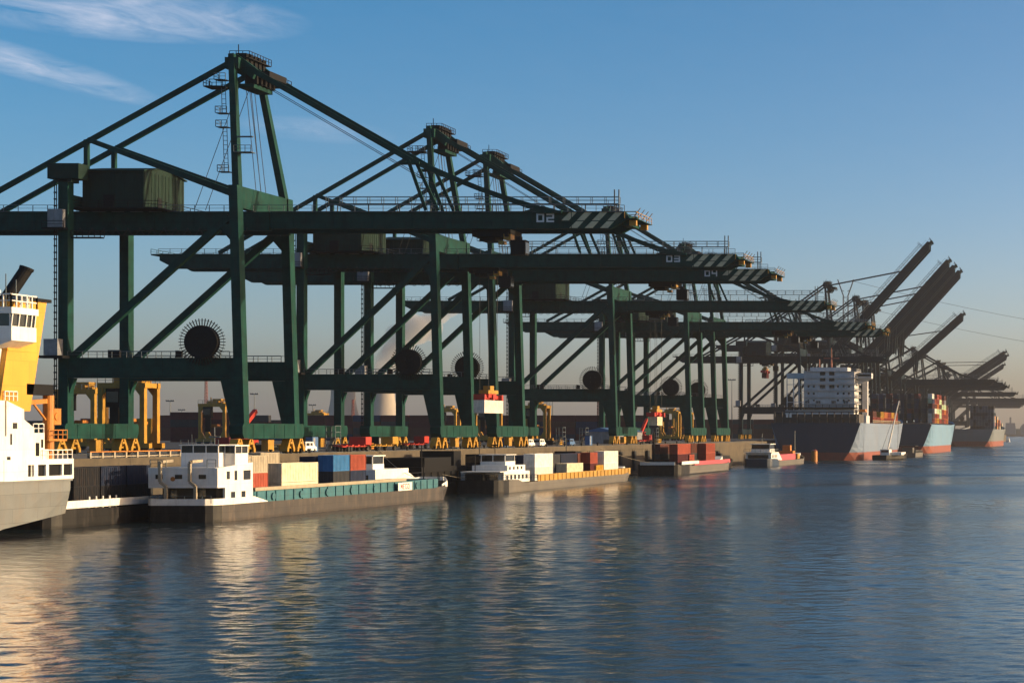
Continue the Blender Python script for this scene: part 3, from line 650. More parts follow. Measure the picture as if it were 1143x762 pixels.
dk = ['dark grey', 'maroon', 'maroon', 'brown', 'dark blue', 'brown']
block(700, -346, 2, 4, ['dark grey', 'navy', 'maroon'], 'by the nearest crane', lastcol=['maroon', 'brown', 'maroon', 'rust red'])
block(640, -346, 2, 3, ['rust red', 'dark blue', 'maroon'], 'behind the yellow carrier', lastcol=['yellow', 'yellow', 'yellow'])
block(760, -440, 5, 3, ['green', 'dark grey', 'green'], 'low green row at left')
block(830, -331, 9, 4, dk, 'long row behind the near cranes')
block(830, -216, 9, 4, ['maroon', 'dark blue', 'brown', 'navy', 'maroon'], 'long row behind the middle cranes')
block(1100, -216, 6, 4, ['maroon', 'brown', 'dark grey'], 'row before the ships')
# containers hanging from spreaders
container('40', 'white', RAIL + 6.8, 412.5, QZ + 10.9 - 2.9 + .2, 'y', 'white container hanging from a red spreader under the 03 crane', 'hanging containers')
container('20', 'cream', RAIL + 9, 550, QZ + 8.3 - 2.6 + .2, 'y', 'small cream container hanging from the red spreader of the fourth crane', 'hanging containers')
container('20', 'maroon', RAIL2 - 21, 932, QZ + 34 - 2.6 + .2, 'y', 'small dark red container hanging high under the girder behind the ship', 'hanging containers')

# ------------------------------------------------------------------ straddle carriers and other yard machines
def make_straddle():
    root = empty('straddle_carrier', (0, 0, 0), 'x', 'straddle carrier', 'straddle carriers in the yard')
    for sx_ in (-1, 1):
        for sy_ in (-1, 1):
            b = MB(); b.box(sx_ * 4.0 - .45, sx_ * 4.0 + .45, sy_ * 2.3 - .5, sy_ * 2.3 + .5, 1.6, 12.3)
            b.prism([(sx_ * 3.55, 2.0), (sx_ * 2.2, 1.75), (sx_ * 3.55, 4.2)], 'y', sy_ * 2.3 - .35, sy_ * 2.3 + .35); b.prism([(sx_ * 3.55, 12.3), (sx_ * 2.4, 12.3), (sx_ * 3.55, 10.8)], 'y', sy_ * 2.3 - .35, sy_ * 2.3 + .35)
            b.build('leg', 'yellow', root)
    for sy_ in (-1, 1):
        b = MB(); b.box(-5.4, 5.4, sy_ * 2.3 - .55, sy_ * 2.3 + .55, .8, 1.75); b.box(-1.6, 1.2, sy_ * 2.3 - .6, sy_ * 2.3 + .6, 1.75, 2.7)
        b.build('side_frame', 'yellow', root)
        for q in (-4.4, -1.6, 1.6, 4.4): MB().tube((q, sy_ * 2.3 - .3, .72), (q, sy_ * 2.3 + .3, .72), .72, 16).build('wheel', 'rubber', root)
        MB().box(-4.6, 4.6, sy_ * 2.3 - .45, sy_ * 2.3 + .45, 12.3, 13.3).build('top_beam', 'yellow', root)
    for q in (-4, 4): MB().box(q - .4, q + .4, -1.84, 1.84, 12.35, 13.25).build('cross_beam', 'yellow', root)
    b = MB(); b.box(-2.2, 1.8, -1.8, 1.8, 12.4, 14.2); b.box(-.4, 2.4, -1.4, 1.4, 14.2, 14.9); b.tube((-1.6, 0, 14.2), (-1.6, 0, 15.4), .2, 8); b.box(2.0, 3.4, -1.7, 1.7, 12.6, 13.8); b.build('machine_deck', 'yellow', root)
    b = MB(); b.box(-2.4, .2, -3.7, -2.3, 8.6, 12.2); b.box(-1.9, -.2, -3.3, -2.5, 4.0, 8.6); cb = b.build('cabin', 'black', root)
    MB().box(-2.2, 0, -3.78, -3.7, 9.6, 11.6).build('window', 'glass', cb)
    b = MB(); b.box(-3.0, 3.0, -1.2, 1.2, 5.4, 5.9); b.box(-.9, .9, -1.1, 1.1, 5.9, 6.5); b.build('spreader', 'orange', root)
    b = MB()
    for q in (-2.5, 2.5): b.tube((q, 0, 5.8), (q, 0, 12.4), .06, 4)
    b.build('hoist_rope', 'cable', root)
    b = MB().rail([(-4.6, -2.6, 13.3), (4.6, -2.6, 13.3)], step=1.4); b.rail([(4.6, -2.6, 13.3), (4.6, 2.6, 13.3)], step=1.4)
    for k in range(14): b.box(-4.9, -4.5, -2.2, -1.8, 2 + k * .75, 2.1 + k * .75)
    b.build('handrail', 'galv', root)
    return root
st = make_straddle(); st.location = (PX(144, 348), 348, QZ); st['label'] = 'nearest yellow straddle carrier, standing full height beneath the nearest crane'
again(st, (PX(91, 400), 400, QZ), 'yellow straddle carrier left of the nearest one, half hidden by the ship')
again(st, (PX(241, 600), 600, QZ), 'dark straddle carrier silhouetted above the red stack by the nearest crane')
again(st, (PX(598, 640), 640, QZ), 'yellow straddle carrier whose tall post shows just right of the third crane')
again(st, (PX(545, 690), 690, QZ), 'straddle carrier seen between the legs of the 03 and 04 cranes')
again(st, (PX(500, 760), 760, QZ), 'straddle carrier seen through the legs of the 03 crane')
again(st, (PX(748, 830), 830, QZ), 'tan yellow straddle carrier left of the fifth crane')
again(st, (PX(762, 860), 860, QZ), 'tan yellow straddle carrier nearest the fifth crane')
again(st, (PX(340 + 14, 900), 900, QZ), 'small distant straddle carrier above the dark row right of the nearest crane')
def lamp_mast(x, Y, hgt, label, red=False):
    o = empty('light_mast', (PX(x, Y), Y, QZ), label, 'light mast', 'masts beyond the yard')
    b = MB()
    if red:
        for sx_ in (-1, 1):
            for sy_ in (-1, 1): b.beam((sx_ * 1.1, sy_ * 1.1, 0), (sx_ * .5, sy_ * .5, hgt), .3, .3)
        for k in range(int(hgt / 2.5)): w0 = 1.1 - .6 * k * 2.5 / hgt; b.beam((-w0, -w0, k * 2.5), (w0, -w0, k * 2.5 + 2.5), .16, .16); b.beam((w0, w0, k * 2.5), (w0, -w0, k * 2.5 + 2.5), .16, .16)
        b.build('lattice', 'redlead', o)
    else:
        b.tube((0, 0, 0), (0, 0, hgt), .55, 8, .22); b.build('pole', 'galv', o)
        b = MB(); b.box(-3, 3, -.3, .3, hgt - .2, hgt + .3)
        for q in (-2.5, -1, 1, 2.5): b.box(q - .5, q + .5, -.7, .3, hgt + .3, hgt + .9)
        b.build('lamp_bar', 'galv', o)
lamp_mast(190, 1300, 26, 'thin dark light mast above the stack by the nearest crane')
lamp_mast(203, 1500, 22, 'short dim light mast right of the thin one')
lamp_mast(230, 1400, 52, 'tall reddish lattice mast behind the nearest crane', True)
lamp_mast(284, 1350, 32, 'light mast with crossbar framed by the legs of the nearest crane')
lamp_mast(617, 1500, 36, 'dim light mast right of the fourth straddle carrier')
lamp_mast(668, 1500, 40, 'reddish lattice mast left of the fourth crane', True)
lamp_mast(817, 1400, 44, 'light mast between the sixth crane and the ship')
lamp_mast(394, 1450, 30, 'red mast in front of the left cooling tower', True)
lamp_mast(349, 1500, 26, 'dim light mast left of the cooling towers')

# quay furniture: guard barrier, flatbeds, reach stacker, vans
def barrier():
    o = empty('guard_barrier', (EDGE - .6, 261, QZ), 'row of pale posts with orange top rail on the quay edge', 'barrier')
    b = MB(); b.box(-.25, .25, 0, 25, .95, 1.1); b.build('rail', 'orange', o)
    for k in range(9): MB().box(-.22, .22, k * 3.1, k * 3.1 + .4, .1, .95).build('post', 'beige', o)
    MB().box(-.12, .12, 0, 25, .25, .4).build('rail', 'beige', o)
barrier()
def trailer(x, y, col, label):
    o = empty('port_trailer', (x, y, QZ), label, 'trailer', 'trailers on the quay')
    b = MB(); b.box(-.35, .35, -6, 6, .9, 1.35)
    for k in range(5): b.box(-1.2, 1.2, -5.8 + k * 2.8, -5.5 + k * 2.8, 1.1, 1.4)
    b.box(-1.25, 1.25, 3.2, 6, 1.35, 2.9); b.build('frame', col, o)
    for q in (-4.6, -3.3, 4.6):
        for s in (-1, 1): MB().tube((s * .75, q, .5), (s * 1.2, q, .5), .5, 12).build('wheel', 'rubber', o)
trailer(-165, 326, 'red', 'bright red trailer under the nearest crane')
trailer(-157, 366, 'red', 'first bright red trailer between the nearest and second cranes')
trailer(-160.5, 372, 'red', 'second red trailer, left of and behind the first one between the cranes')
trailer(-168, 425, 'red', 'red trailer beneath the second crane')
trailer(-176, 350, 'orange', 'orange flat trailer beside the nearest straddle carrier')
trailer(-158, 382, 'yellow', 'yellow trailer on the quay left of the second crane')
trailer(-160, 596, 'red', 'small red trailer right of the fourth crane')
def stacker(x, y, label):
    o = empty('reach_stacker', (x, y, QZ), label, 'reach stacker', 'reach stackers')
    b = MB(); b.box(-1.8, 1.8, -3.5, 3.2, .8, 2.2); b.box(-1.6, 1.6, -3.5, -1.5, 2.2, 3.0); b.build('chassis', 'red', o)
    b = MB(); b.box(-.9, .9, -.8, .9, 2.2, 4.0); cb = b.build('cabin', 'red', o); MB().box(-.95, .95, -.6, .8, 2.9, 3.8).build('window', 'glass', cb)
    MB().beam((0, -3.2, 3.0), (0, 5.5, 8.5), .8, .9).build('boom', 'red', o)
    for q, r in ((-2.6, .7), (2.2, .85)):
        for s in (-1, 1): MB().tube((s * 1.2, q, r), (s * 2.0, q, r), r, 14).build('wheel', 'rubber', o)
stacker(-172, 640, 'red reach stacker with raised boom left of the fifth crane')
stacker(-190, 388, 'red reach stacker parked behind the nearest crane')
def van(x, y, col, label):
    o = empty('quay_van', (x, y, QZ), label, 'van', 'vans on the quay')
    b = MB(); b.prism([(-2.4, .35), (2.4, .35), (2.4, 1.0), (1.5, 1.2), (.9, 2.0), (-2.4, 2.05)], 'x', -.9, .9); bd = b.build('body', col, o)
    b = MB(); b.box(-.915, .915, -.4, .6, 1.25, 1.8); b.box(-.915, .915, -2.1, -.7, 1.25, 1.8); b.box(-.75, .75, -2.42, -2.39, 1.2, 1.8); b.build('window', 'glass', bd)
    for q in (-1.5, 1.5):
        for s in (-1, 1): MB().tube((s * .7, q, .36), (s * .93, q, .36), .36, 12).build('wheel', 'rubber', o)
van(-160, 352, 'white', 'white van on the quay between the nearest and second cranes')
van(-156, 470, 'white', 'white van right of the 04 crane')
van(-157, 482, 'white', 'second white van right of the 04 crane, farther along')
van(-156.5, 506, 'blue', 'blue van near the fourth crane')
van(-158, 434, 'white', 'white van between the 03 and 04 cranes')
random.seed(31)
CL = 'small gear on the quay'
def lashing_bin(x, y, col, label):
    o = empty('lashing_bin', (x, y, QZ), label, 'bin', CL)
    b = MB(); b.box(-1.1, 1.1, -2.4, 2.4, .25, .4)
    for q in (-1.05, 1.05):
        for z in (.4, .85, 1.3): b.box(q - .06, q + .06, -2.4, 2.4, z, z + .22)
    for q in (-2.35, 2.35): b.box(-1.1, 1.1, q - .06, q + .06, .4, 1.5)
    b.build('frame', col, o)
    b = MB()
    for k in range(7): b.beam((-.9 + k * .3, -2.2, .5 + .05 * k), (-.9 + k * .28, 2.2, 1.2 + .1 * (k % 3)), .09, .09)
    b.build('lashing_rod', 'galv', o)
def gangway_stand(x, y, label):
    o = empty('gangway_tower', (x, y, QZ), label, 'gangway', CL)
    b = MB()
    for sx_ in (-.9, .9):
        for sy_ in (-1.2, 1.2): b.beam((sx_, sy_, 0), (sx_, sy_, 5.2), .14, .14)
    for k in range(5): b.box(-1, 1, -1.3, 1.3, k * 1.25 + .1, k * 1.25 + .2)
    b.build('frame', 'galv', o); MB().beam((-.5, -1.2, .2), (-.5, 1.2, 2.6), .7, .1).build('stair', 'beige', o)
def cabinet(x, y, h, col, label):
    o = empty('electrical_cabinet', (x, y, QZ), label, 'cabinet', CL)
    MB().box(-.7, .7, -1.2, 1.2, .1, h).build('case', col, o); MB().box(-.8, .8, -1.3, 1.3, h, h + .12).build('roof', 'black', o); MB().box(.7, .73, -.9, -.1, .3, h - .2).build('door', 'grey_box', o)
cols = ['black', 'yellow', 'black', 'redlead', 'deck', 'orange', 'blue', 'black']
spots = [(y, random.uniform(-164, -157)) for y in [344, 350, 357, 362, 377, 386, 391, 426, 430, 438, 461, 466, 474, 488, 494, 500, 512, 520, 527, 535, 566, 574, 582, 600, 612, 622, 662, 668]]
for k, (y, x) in enumerate(spots):
    between = 'between the nearest and second cranes' if y < 400 else 'between the 03 and 04 cranes' if y < 440 else 'between the 04 and fourth cranes' if y < 541 else 'between the fourth and fifth cranes' if y < 633 else 'by the sixth crane'
    kind = k % 4
    if kind in (0, 1): lashing_bin(x, y, cols[k % 8], f'open steel lashing bin on the quay {between}')
    elif kind == 2: cabinet(x, y, random.uniform(1.8, 3.0), cols[(k * 3) % 8], f'upright equipment cabinet on the quay {between}')
    else: gangway_stand(x, y, f'skeletal gangway tower on the quay {between}')
for k in range(26):
    y = 252 + k * 15.0 + 5; o = MB().tube((0, 0, 0), (0, 0, .55), .22, 10, .2).tube((0, 0, .5), (0, 0, .75), .36, 10, .3).build('bollard', 'black', loc=(EDGE - .9, y, QZ + .11)); tag(o, 'black mooring bollard near the edge of the quay', 'bollard', 'quay bollards')
for k in range(24):
    y = 259 + k * 15.0; o = empty('quay_fender', (EDGE + .46, y, 0), 'black rubber fender hanging on the quay wall', 'fender', 'quay fenders')
    MB().box(0, .7, -1, 1, 1.0, 6.8).build('pad', 'rubber', o)
    b = MB()
    for q in (-.8, .8): b.beam((.1, q, 6.8), (-.3, q * 1.4, 8.3), .08, .08)
    b.build('chain', 'black', o)
def rope(p, q, sag, label):
    b = MB(); pr = None; p = Vector(p); q = Vector(q)
    for k in range(13):
        t = k / 12; c = p.lerp(q, t) - Vector((0, 0, 4 * sag * t * (1 - t)))
        if pr: b.tube(pr, c, .05, 5)
        pr = c
    o = b.build('mooring_rope', 'beige'); tag(o, label, 'rope', 'mooring ropes')
rope((-134, 339.5, 4.0), (EDGE - .9, 362, QZ + .6), .8, 'mooring rope from the bow of the teal-sided barge to the quay')
rope((-135, 368.8, 3.0), (EDGE - .9, 357, QZ + .6), .8, 'mooring rope from the stern of the yellow-sided barge to the quay')
rope((-137, 520.6, 3.6), (EDGE - .9, 507, QZ + .6), .8, 'mooring rope from the stern of the black red-loaded barge to the quay')
def yard_mass():
    random.seed(77); b = MB()
    for (Y, xa, xb, tm) in ((1420, -900, -330, 4), (1560, -1000, -330, 4), (1700, -1100, -330, 5), (1880, -1200, -300, 5), (1150, -640, -470, 4), (840, -620, -470, 3)):
        x = xa
        while x < xb:
            t = max(1, tm - random.choice([0, 0, 0, 1, 1, 2])); 
            for k in range(t):
                b.cur = random.choice([0, 0, 0, 1, 1, 2, 2, 3, 4]); b.box(x, x + 12.2, Y, Y + 2.45, QZ + .01 + k * 2.9, QZ + k * 2.9 + 2.85)
            x += 12.7
    for i in range(8):                  # the load of the hazy grey ship
        for t in range(7): b.cur = random.choice([0, 1, 1, 2]); x = -137.5 + 18.2 - i * 2.6; b.box(x - 1.22, x + 1.22, 1581, 1593, 15 + t * 2.9, 15 + t * 2.9 + 2.82)
    for k in range(4):
        for t in range((5, 4, 3, 2)[k]): b.cur = random.choice([2, 3, 5, 6]); b.box(-121.1, -118.7, 1602 + k * 30, 1614 + k * 30, 15 + t * 2.9, 15 + t * 2.9 + 2.82)
    o = b.build('container_yard', ['black', 'navy', 'dark_crane', 'redlead', 'deck', 'orange', 'beige']); tag(o, 'distant dark stacked containers at the far end of the yard and on the hazy grey ship', 'containers', kind='stuff')
yard_mass()
def shed():
    o = empty('quay_shed', (-176, 606, QZ), 'long low grey roofed shed right of the fourth crane', 'shed')
    MB().box(-5, 5, -4, 30, 0, 4).build('wall', 'grey_box', o)
    MB().prism([(-5.6, 4), (5.6, 4), (0, 5.4)], 'y', -4.5, 30.5).build('roof', 'blue', o)
shed()

# ------------------------------------------------------------------ vessels
def loft(b, st, bands, deck_mat=None, bulwark=1.0, cap=True):
    """st: list of (y, [(halfwidth, z) top to bottom]); bands: material index per band"""
    n = len(st[0][1])
    for (ya, pa), (yb, pb) in zip(st, st[1:]):
        for i in range(n - 1):
            b.cur = bands[i]
            for s in (-1, 1):
                b.add([(s * pa[i][0], ya, pa[i][1]), (s * pb[i][0], yb, pb[i][1]), (s * pb[i + 1][0], yb, pb[i + 1][1]), (s * pa[i + 1][0], ya, pa[i + 1][1])], [(0, 1, 2, 3)])
        if deck_mat is not None:
            b.cur = deck_mat
            b.add([(-pa[0][0] + .02, ya, pa[0][1] - bulwark), (-pb[0][0] + .02, yb, pb[0][1] - bulwark), (pb[0][0] - .02, yb, pb[0][1] - bulwark), (pa[0][0] - .02, ya, pa[0][1] - bulwark)], [(0, 1, 2, 3)])
    if cap:
        for y, p in (st[0], st[-1]):
            for i in range(n - 1):
                b.cur = bands[i]
                b.add([(-p[i][0], y, p[i][1]), (p[i][0], y, p[i][1]), (p[i + 1][0], y, p[i + 1][1]), (-p[i + 1][0], y, p[i + 1][1])], [(0, 1, 2, 3)])
    b.cur = 0
    return b
def barge_hull(hw, Ln, zs, zm, zb, white_to=0.0):
    """stations for an inland barge: stern at y=0, bow at y=Ln"""
    def ring(f, zt, knuckle=.75, fw=None): fw = f if fw is None else fw; return [(hw * f, zt), (hw * f, zt - knuckle), (hw * fw, .35), (hw * fw * .98, -.6), (hw * fw * .8, -1.5)]
    st = [(0, ring(.72, zs)), (.7, ring(.86, zs)), (2.2, ring(.96, zs)), (5, ring(1, zs)), (11, ring(1, zs - .15)), (14, ring(1, zm)), (Ln - 12, ring(1, zm)), (Ln - 8, ring(.97, zm + .25, fw=.95)), (Ln - 4, ring(.85, zm + (zb - zm) * .55, fw=.74)), (Ln - 1.5, ring(.62, zm + (zb - zm) * .85, fw=.42)), (Ln, ring(.40, zb, fw=.12))]
    return st
def windows_y(b, x, spec):     # panes on a +x wall
    for y0, y1, z0, z1 in spec: b.box(x - .02, x + .03, y0, y1, z0, z1)
def barge_a():
    X0 = -131.4; root = empty('inland_barge', (X0, 250, 0), 'long barge with teal hold sides and white deckhouse, moored outermost near the yellow funnel', 'barge', 'inland container barges')
    b = loft(MB(), barge_hull(5.2, 91, 2.65, 2.35, 3.4), [0, 0, 1, 2], 3)
    for i, f in enumerate(b.f):  # stern faces switched to black, their shade put into the hull colour
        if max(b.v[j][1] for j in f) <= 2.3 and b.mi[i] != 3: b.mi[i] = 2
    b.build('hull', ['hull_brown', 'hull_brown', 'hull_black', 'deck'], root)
    # white bulwark: stern and bow
    def bul(y0s, z0, z1, f):
        b = MB(); pr = None
        for y in y0s:
            w = f(y); cur = [(w + .04, y), (-w - .04, y)]
            if pr:
                for k in (0, 1): b.add([(*pr[k], z0), (*cur[k], z0), (*cur[k], z1(y)), (*pr[k], z1(pr[k][1])), (pr[k][0] * .97, pr[k][1], z0), (cur[k][0] * .97, cur[k][1], z0), (cur[k][0] * .97, cur[k][1], z1(y)), (pr[k][0] * .97, pr[k][1], z1(pr[k][1]))], [(0, 1, 2, 3), (4, 7, 6, 5), (3, 2, 6, 7)])
            pr = cur
        return b
    fs = lambda y: 5.2 * (.72 if y <= 0 else .86 if y <= .7 else .96 if y <= 2.2 else 1)
    b = bul([0, .7, 2.2, 5, 11, 15], 2.35, lambda y: 3.25 if y < 11 else 3.25 - .8 * (y - 11) / 4, fs); b.box(-3.75, 3.75, -.06, .05, 2.35, 3.25); b.build('bulwark', 'white', root)
    fb = lambda y: 5.2 * (.95 if y <= 84 else .85 if y <= 87 else .62 if y <= 89.5 else .42)
    b = bul([83, 87, 89.5, 91.2], 2.4, lambda y: 2.9 + 1.2 * (y - 83) / 8.2, fb); b.box(-2.1, 2.1, 91.1, 91.3, 2.4, 4.1); b.build('bulwark', 'white', root)
    # deckhouse
    b = MB(); b.box(-4.6, 5.0, .9, 11, 4.75, 7.5); b.prism([(.9, 7.5), (11, 7.5), (11, 8.15)], 'x', 4.7, 5.0); b.box(-4.6, 4.7, .9, 11, 7.5, 7.56)
    b.box(4.7, 5.0, 3.0, 11, 2.4, 4.75); b.cur = 1; b.box(-4.4, 4.68, 4.2, 11, 2.0, 4.74); b.cur = 0; dh = b.build('deckhouse', ['white', 'deck'], root)  # recessed lower wall coloured dark to stand in for the shade there
    b = MB(); windows_y(b, 5.0, [(3.4, 4.3, 5.9, 7.0), (5.6, 6.4, 5.7, 7.05), (8.2, 10.3, 5.7, 7.05), (4.6, 5.8, 3.2, 4.1), (7.6, 8.8, 3.2, 4.1)])
    for q in (-3.6, -.9, 2.4): b.box(q, q + 1.0, .86, .92, 6.0, 6.6)
    for q in (-3.2, .8, 3.2): b.box(q, q + .9, 4.16, 4.22, 2.6, 4.5)
    b.each('window', 'glass', dh)
    b = MB()
    for y0, y1, z0, z1 in ((3.3, 4.4, 5.8, 7.1), (5.5, 6.5, 5.6, 7.15), (8.1, 10.4, 5.6, 7.15), (4.5, 5.9, 3.1, 4.2), (7.5, 8.9, 3.1, 4.2)): b.box(4.99, 5.02, y0, y1, z0, z1)
    b.each('window_frame', 'white', dh)
    b = MB(); b.box(-1.9, 3.4, 4.4, 9.6, 7.57, 9.6); b.box(3.4, 4.9, 6.0, 9.8, 7.57, 9.5)
    wh = b.build('wheelhouse', 'white', root)
    b = MB(); b.box(-1.85, 3.35, 4.45, 9.5, 9.6, 10.6); b.box(3.42, 4.85, 6.05, 9.7, 9.5, 10.5); b.build('window', 'glass', wh)
    b = MB(); b.box(-2.1, 3.6, 4.2, 9.8, 10.6, 10.72); b.box(3.3, 5.0, 5.9, 9.95, 10.5, 10.66)
    for q in (-1.9, -.2, 1.6, 3.3): b.box(q - .06, q + .06, 4.4, 4.52, 9.6, 10.6)
    for y in (6.0, 7.8, 9.6): b.box(4.82, 4.94, y, y + .12, 9.5, 10.5)
    b.box(3.4, 3.5, 6, 6.1, 9.5, 10.5); b.build('roof', 'white', wh)
    for q in (-2.1, 2.0):
        b = MB(); pts = [(q + .3, .2, 2.6), (q + .3, .2, 5.0), (q - .5, .2, 5.6), (q - .5, .2, 8.2), (q - .3, .2, 8.4), (q - .3, 3.0, 8.5)]
        for p, r in zip(pts, pts[1:]): b.beam(p, r, .38, .38)
        b.build('davit', 'beige', root)
    MB().rail([(-4.4, 1, 7.58), (-2.2, 1, 7.58)], step=1.1).build('handrail', 'galv', root); b = MB(); b.rail([(3.4, 1.2, 7.58), (4.6, 1.2, 7.58)], step=1.1); b.build('handrail', 'galv', root)
    b = MB(); b.tube((1.0, 8, 10.7), (1.0, 8, 13.2), .06, 6); b.box(.2, 1.8, 7.9, 8.1, 11.7, 11.9); b.tube((-1.2, 6, 10.7), (-1.2, 6, 12.2), .03, 5); b.build('antenna', 'galv', root)
    b = MB().rail([(-1.9, 4.3, 10.72), (3.4, 4.3, 10.72)], hgt=.7, step=1, r=.03); b.build('handrail', 'galv', root); b = MB().rail([(-4.3, .5, 2.65), (4.3, .5, 2.65)], hgt=1.0, step=1.2, r=.03); b.build('handrail', 'galv', root); b = MB(); b.rail([(4.85, 11, 8.16), (4.85, 9.9, 8.08)], hgt=.9, step=1.2, r=.03); b.build('handrail', 'galv', root)
    MB().tube((-1.2, .84, 6.0), (-1.2, .9, 6.0), .32, 14).build('life_ring', 'orange', root)
    # hold coaming with stanchions
    b = MB()
    for s in (-1, 1):
        b.box(*sorted((s * 4.35, s * 4.55)), 12.5, 82, 2.3, 3.95)
        for k in range(24): b.box(*sorted((s * 4.55, s * 4.70)), 13 + k * 2.9, 13.12 + k * 2.9, 2.3, 3.85)
        for k in range(7): b.tube((s * 4.78, 18 + k * 9, 3.0), (s * 4.6, 18 + k * 9, 3.0), .55, 14)
    b.box(-4.5, 4.5, 82, 82.3, 2.3, 3.95); b.box(-4.5, 4.5, 12.2, 12.5, 2.3, 4.4); b.build('coaming', 'teal', root)
    b = MB()
    for s in (-1, 1): b.box(*sorted((s * 4.2, s * 4.8)), 12.2, 67, 3.96, 4.45)
    b.build('coaming_rail', 'beige', root)
    b = MB(); b.box(5.24, 5.32, 62.2, 68.2, 2.35, 3.75); sg = b.build('name_board', 'white', root)
    b = MB()       # red letters
    def stroke(p, q, w=.16): b.beam((5.335, p[0], p[1]), (5.335, q[0], q[1]), .02, w)
    y0 = 63.3
    for dx, segs in ((0, [((0, 0), (0, .8)), ((0, .8), (.3, .3)), ((.3, .3), (.6, .8)), ((.6, .8), (.6, 0))]), (1.0, [((0, 0), (0, .8)), ((0, .8), (.6, .8)), ((0, .4), (.5, .4)), ((0, 0), (.6, 0))]),
                     (2.0, [((.6, .8), (0, .8)), ((0, .8), (0, 0)), ((0, 0), (.6, 0)), ((.6, 0), (.6, .4))]), (3.0, [((0, 0), (0, .8)), ((0, .8), (.6, .8)), ((.6, .8), (.6, 0)), ((.6, 0), (0, 0))])):
        for p, q in segs: stroke((y0 + dx + p[0], 2.65 + p[1]), (y0 + dx + q[0], 2.65 + q[1]))
    b.build('lettering', 'hi_red', sg)
    b = MB().rail([(-2.5, 84, 2.6), (3.5, 84, 2.6), (2.2, 89, 3.4)], step=1.5); b.tube((0, 87, 2.4), (0, 87, 6.5), .12, 8); b.box(-1.2, 1.2, 85, 86.4, 2.2, 3.4); b.build('bow_gear', 'black', root)
    for x, col, kind, y, z, label in ((-127.9, 'beige', '20', None, 4.6, 'beige container on top behind the white deckhouse of the near barge'),):
        pass
barge_a()
BG = 'containers on the barges'
def onb(kind, col, x_img, X, ztop, label):      # container along the quay whose near end stands at photo column x_img
    Y = YX(x_img, X + 1.22); Lc = 12.19 if kind == '40' else 6.06; hc = 2.9 if kind == '40' else 2.6
    return container(kind, col, X, Y + Lc / 2, ztop - hc, 'y', label, BG)
def onb_at(kind, col, X, Y, z, label): Lc = 12.19 if kind == '40' else 6.06; return container(kind, col, X, Y + Lc / 2, z, 'y', label, BG)
onb_at('20', 'orange red', -128.8, 262.0, 3.9, 'orange red container right behind the white deckhouse of the near barge')
onb_at('20', 'beige', -128.8, 262.0, 6.5, 'beige container on the orange red one behind the white deckhouse')
onb_at('20', 'dark grey', -131.3, 264.5, 3.2, 'lower dark grey container between the beige one and the big cream one')
onb_at('20', 'dark grey', -131.3, 264.5, 5.8, 'upper dark grey container between the beige one and the big cream one')
onb_at('20', 'navy', -131.3, 271.0, 4.2, 'navy container hidden low behind the big cream box')
onb_at('20', 'beige', -131.3, 271.0, 6.8, 'beige container raised behind the big cream box')
onb_at('40', 'cream', -128.6, 272.0, 4.9, 'big cream container in the hold of the near barge')
onb_at('40', 'cream', -128.6, 272.0, 1.95, 'lower cream container mostly hidden under the big cream one')
onb_at('20', 'navy', -133.8, 272.0, 4.2, 'lower navy container in the inner row behind the cream box')
onb_at('20', 'navy', -131.3, 289.0, 6.0, 'upper navy container beside the bright blue one')
onb_at('20', 'dark blue', -131.3, 289.0, 3.4, 'lower dark blue container beside the one below the bright blue one')
onb_at('20', 'blue', -128.6, 289.6, 6.2, 'bright blue container on the near barge')
onb_at('20', 'dark grey', -128.6, 289.6, 3.6, 'dark grey container below the bright blue one')
onb_at('20', 'orange red', -128.6, 296.0, 6.2, 'orange red container just past the bright blue one')
onb_at('20', 'navy', -128.6, 296.0, 3.6, 'navy container below the orange red one past the bright blue')
onb_at('40', 'dark grey', -133.8, 297, 4.2, 'low dark grey container at the front of the near barge hold')
# inner barge, between the quay and the near barge
def barge_inner():
    root = empty('inland_barge', (-143.4, 232.5, 0), 'black barge with white bulwark behind the near barge, against the quay wall', 'barge', 'inland container barges')
    b = loft(MB(), barge_hull(5.2, 62, 2.5, 2.3, 3.0), [0, 0, 1, 2], 3); b.build('hull', ['hull_black', 'hull_black', 'hull_brown', 'deck'], root)
    b = MB(); b.box(5.15, 5.26, 2.5, 30, 2.5, 3.5); b.box(-4, 4, -.1, 0, 2.4, 3.5); b.build('bulwark', 'white', root)
    b = MB(); b.box(-4.5, 4.5, 12, 56, 2.2, 3.0); b.build('coaming', 'black', root)
    for k in range(5): MB().tube((4.6, 9 + k * 1.6, 2.0), (4.6, 9 + k * 1.6, 3.9), .12, 8).build('bollard', 'white', root)
barge_inner()
for k, (X, Y, z, c) in enumerate([(-141.2, 240, 2.6, 'black'), (-141.2, 240, 5.2, 'black'), (-141.2, 246.4, 2.6, 'black'), (-141.2, 246.4, 5.2, 'navy'), (-141.2, 252.8, 2.6, 'black'), (-141.2, 252.8, 5.2, 'navy')]):  # near-black tones put the shadow on this load into its colour
    onb_at('20', c, X, Y, z, f'{c} container darkened by shade, {"upper" if z > 4 else "lower"} tier, {COLN[k // 2]} stack on the black inner barge')
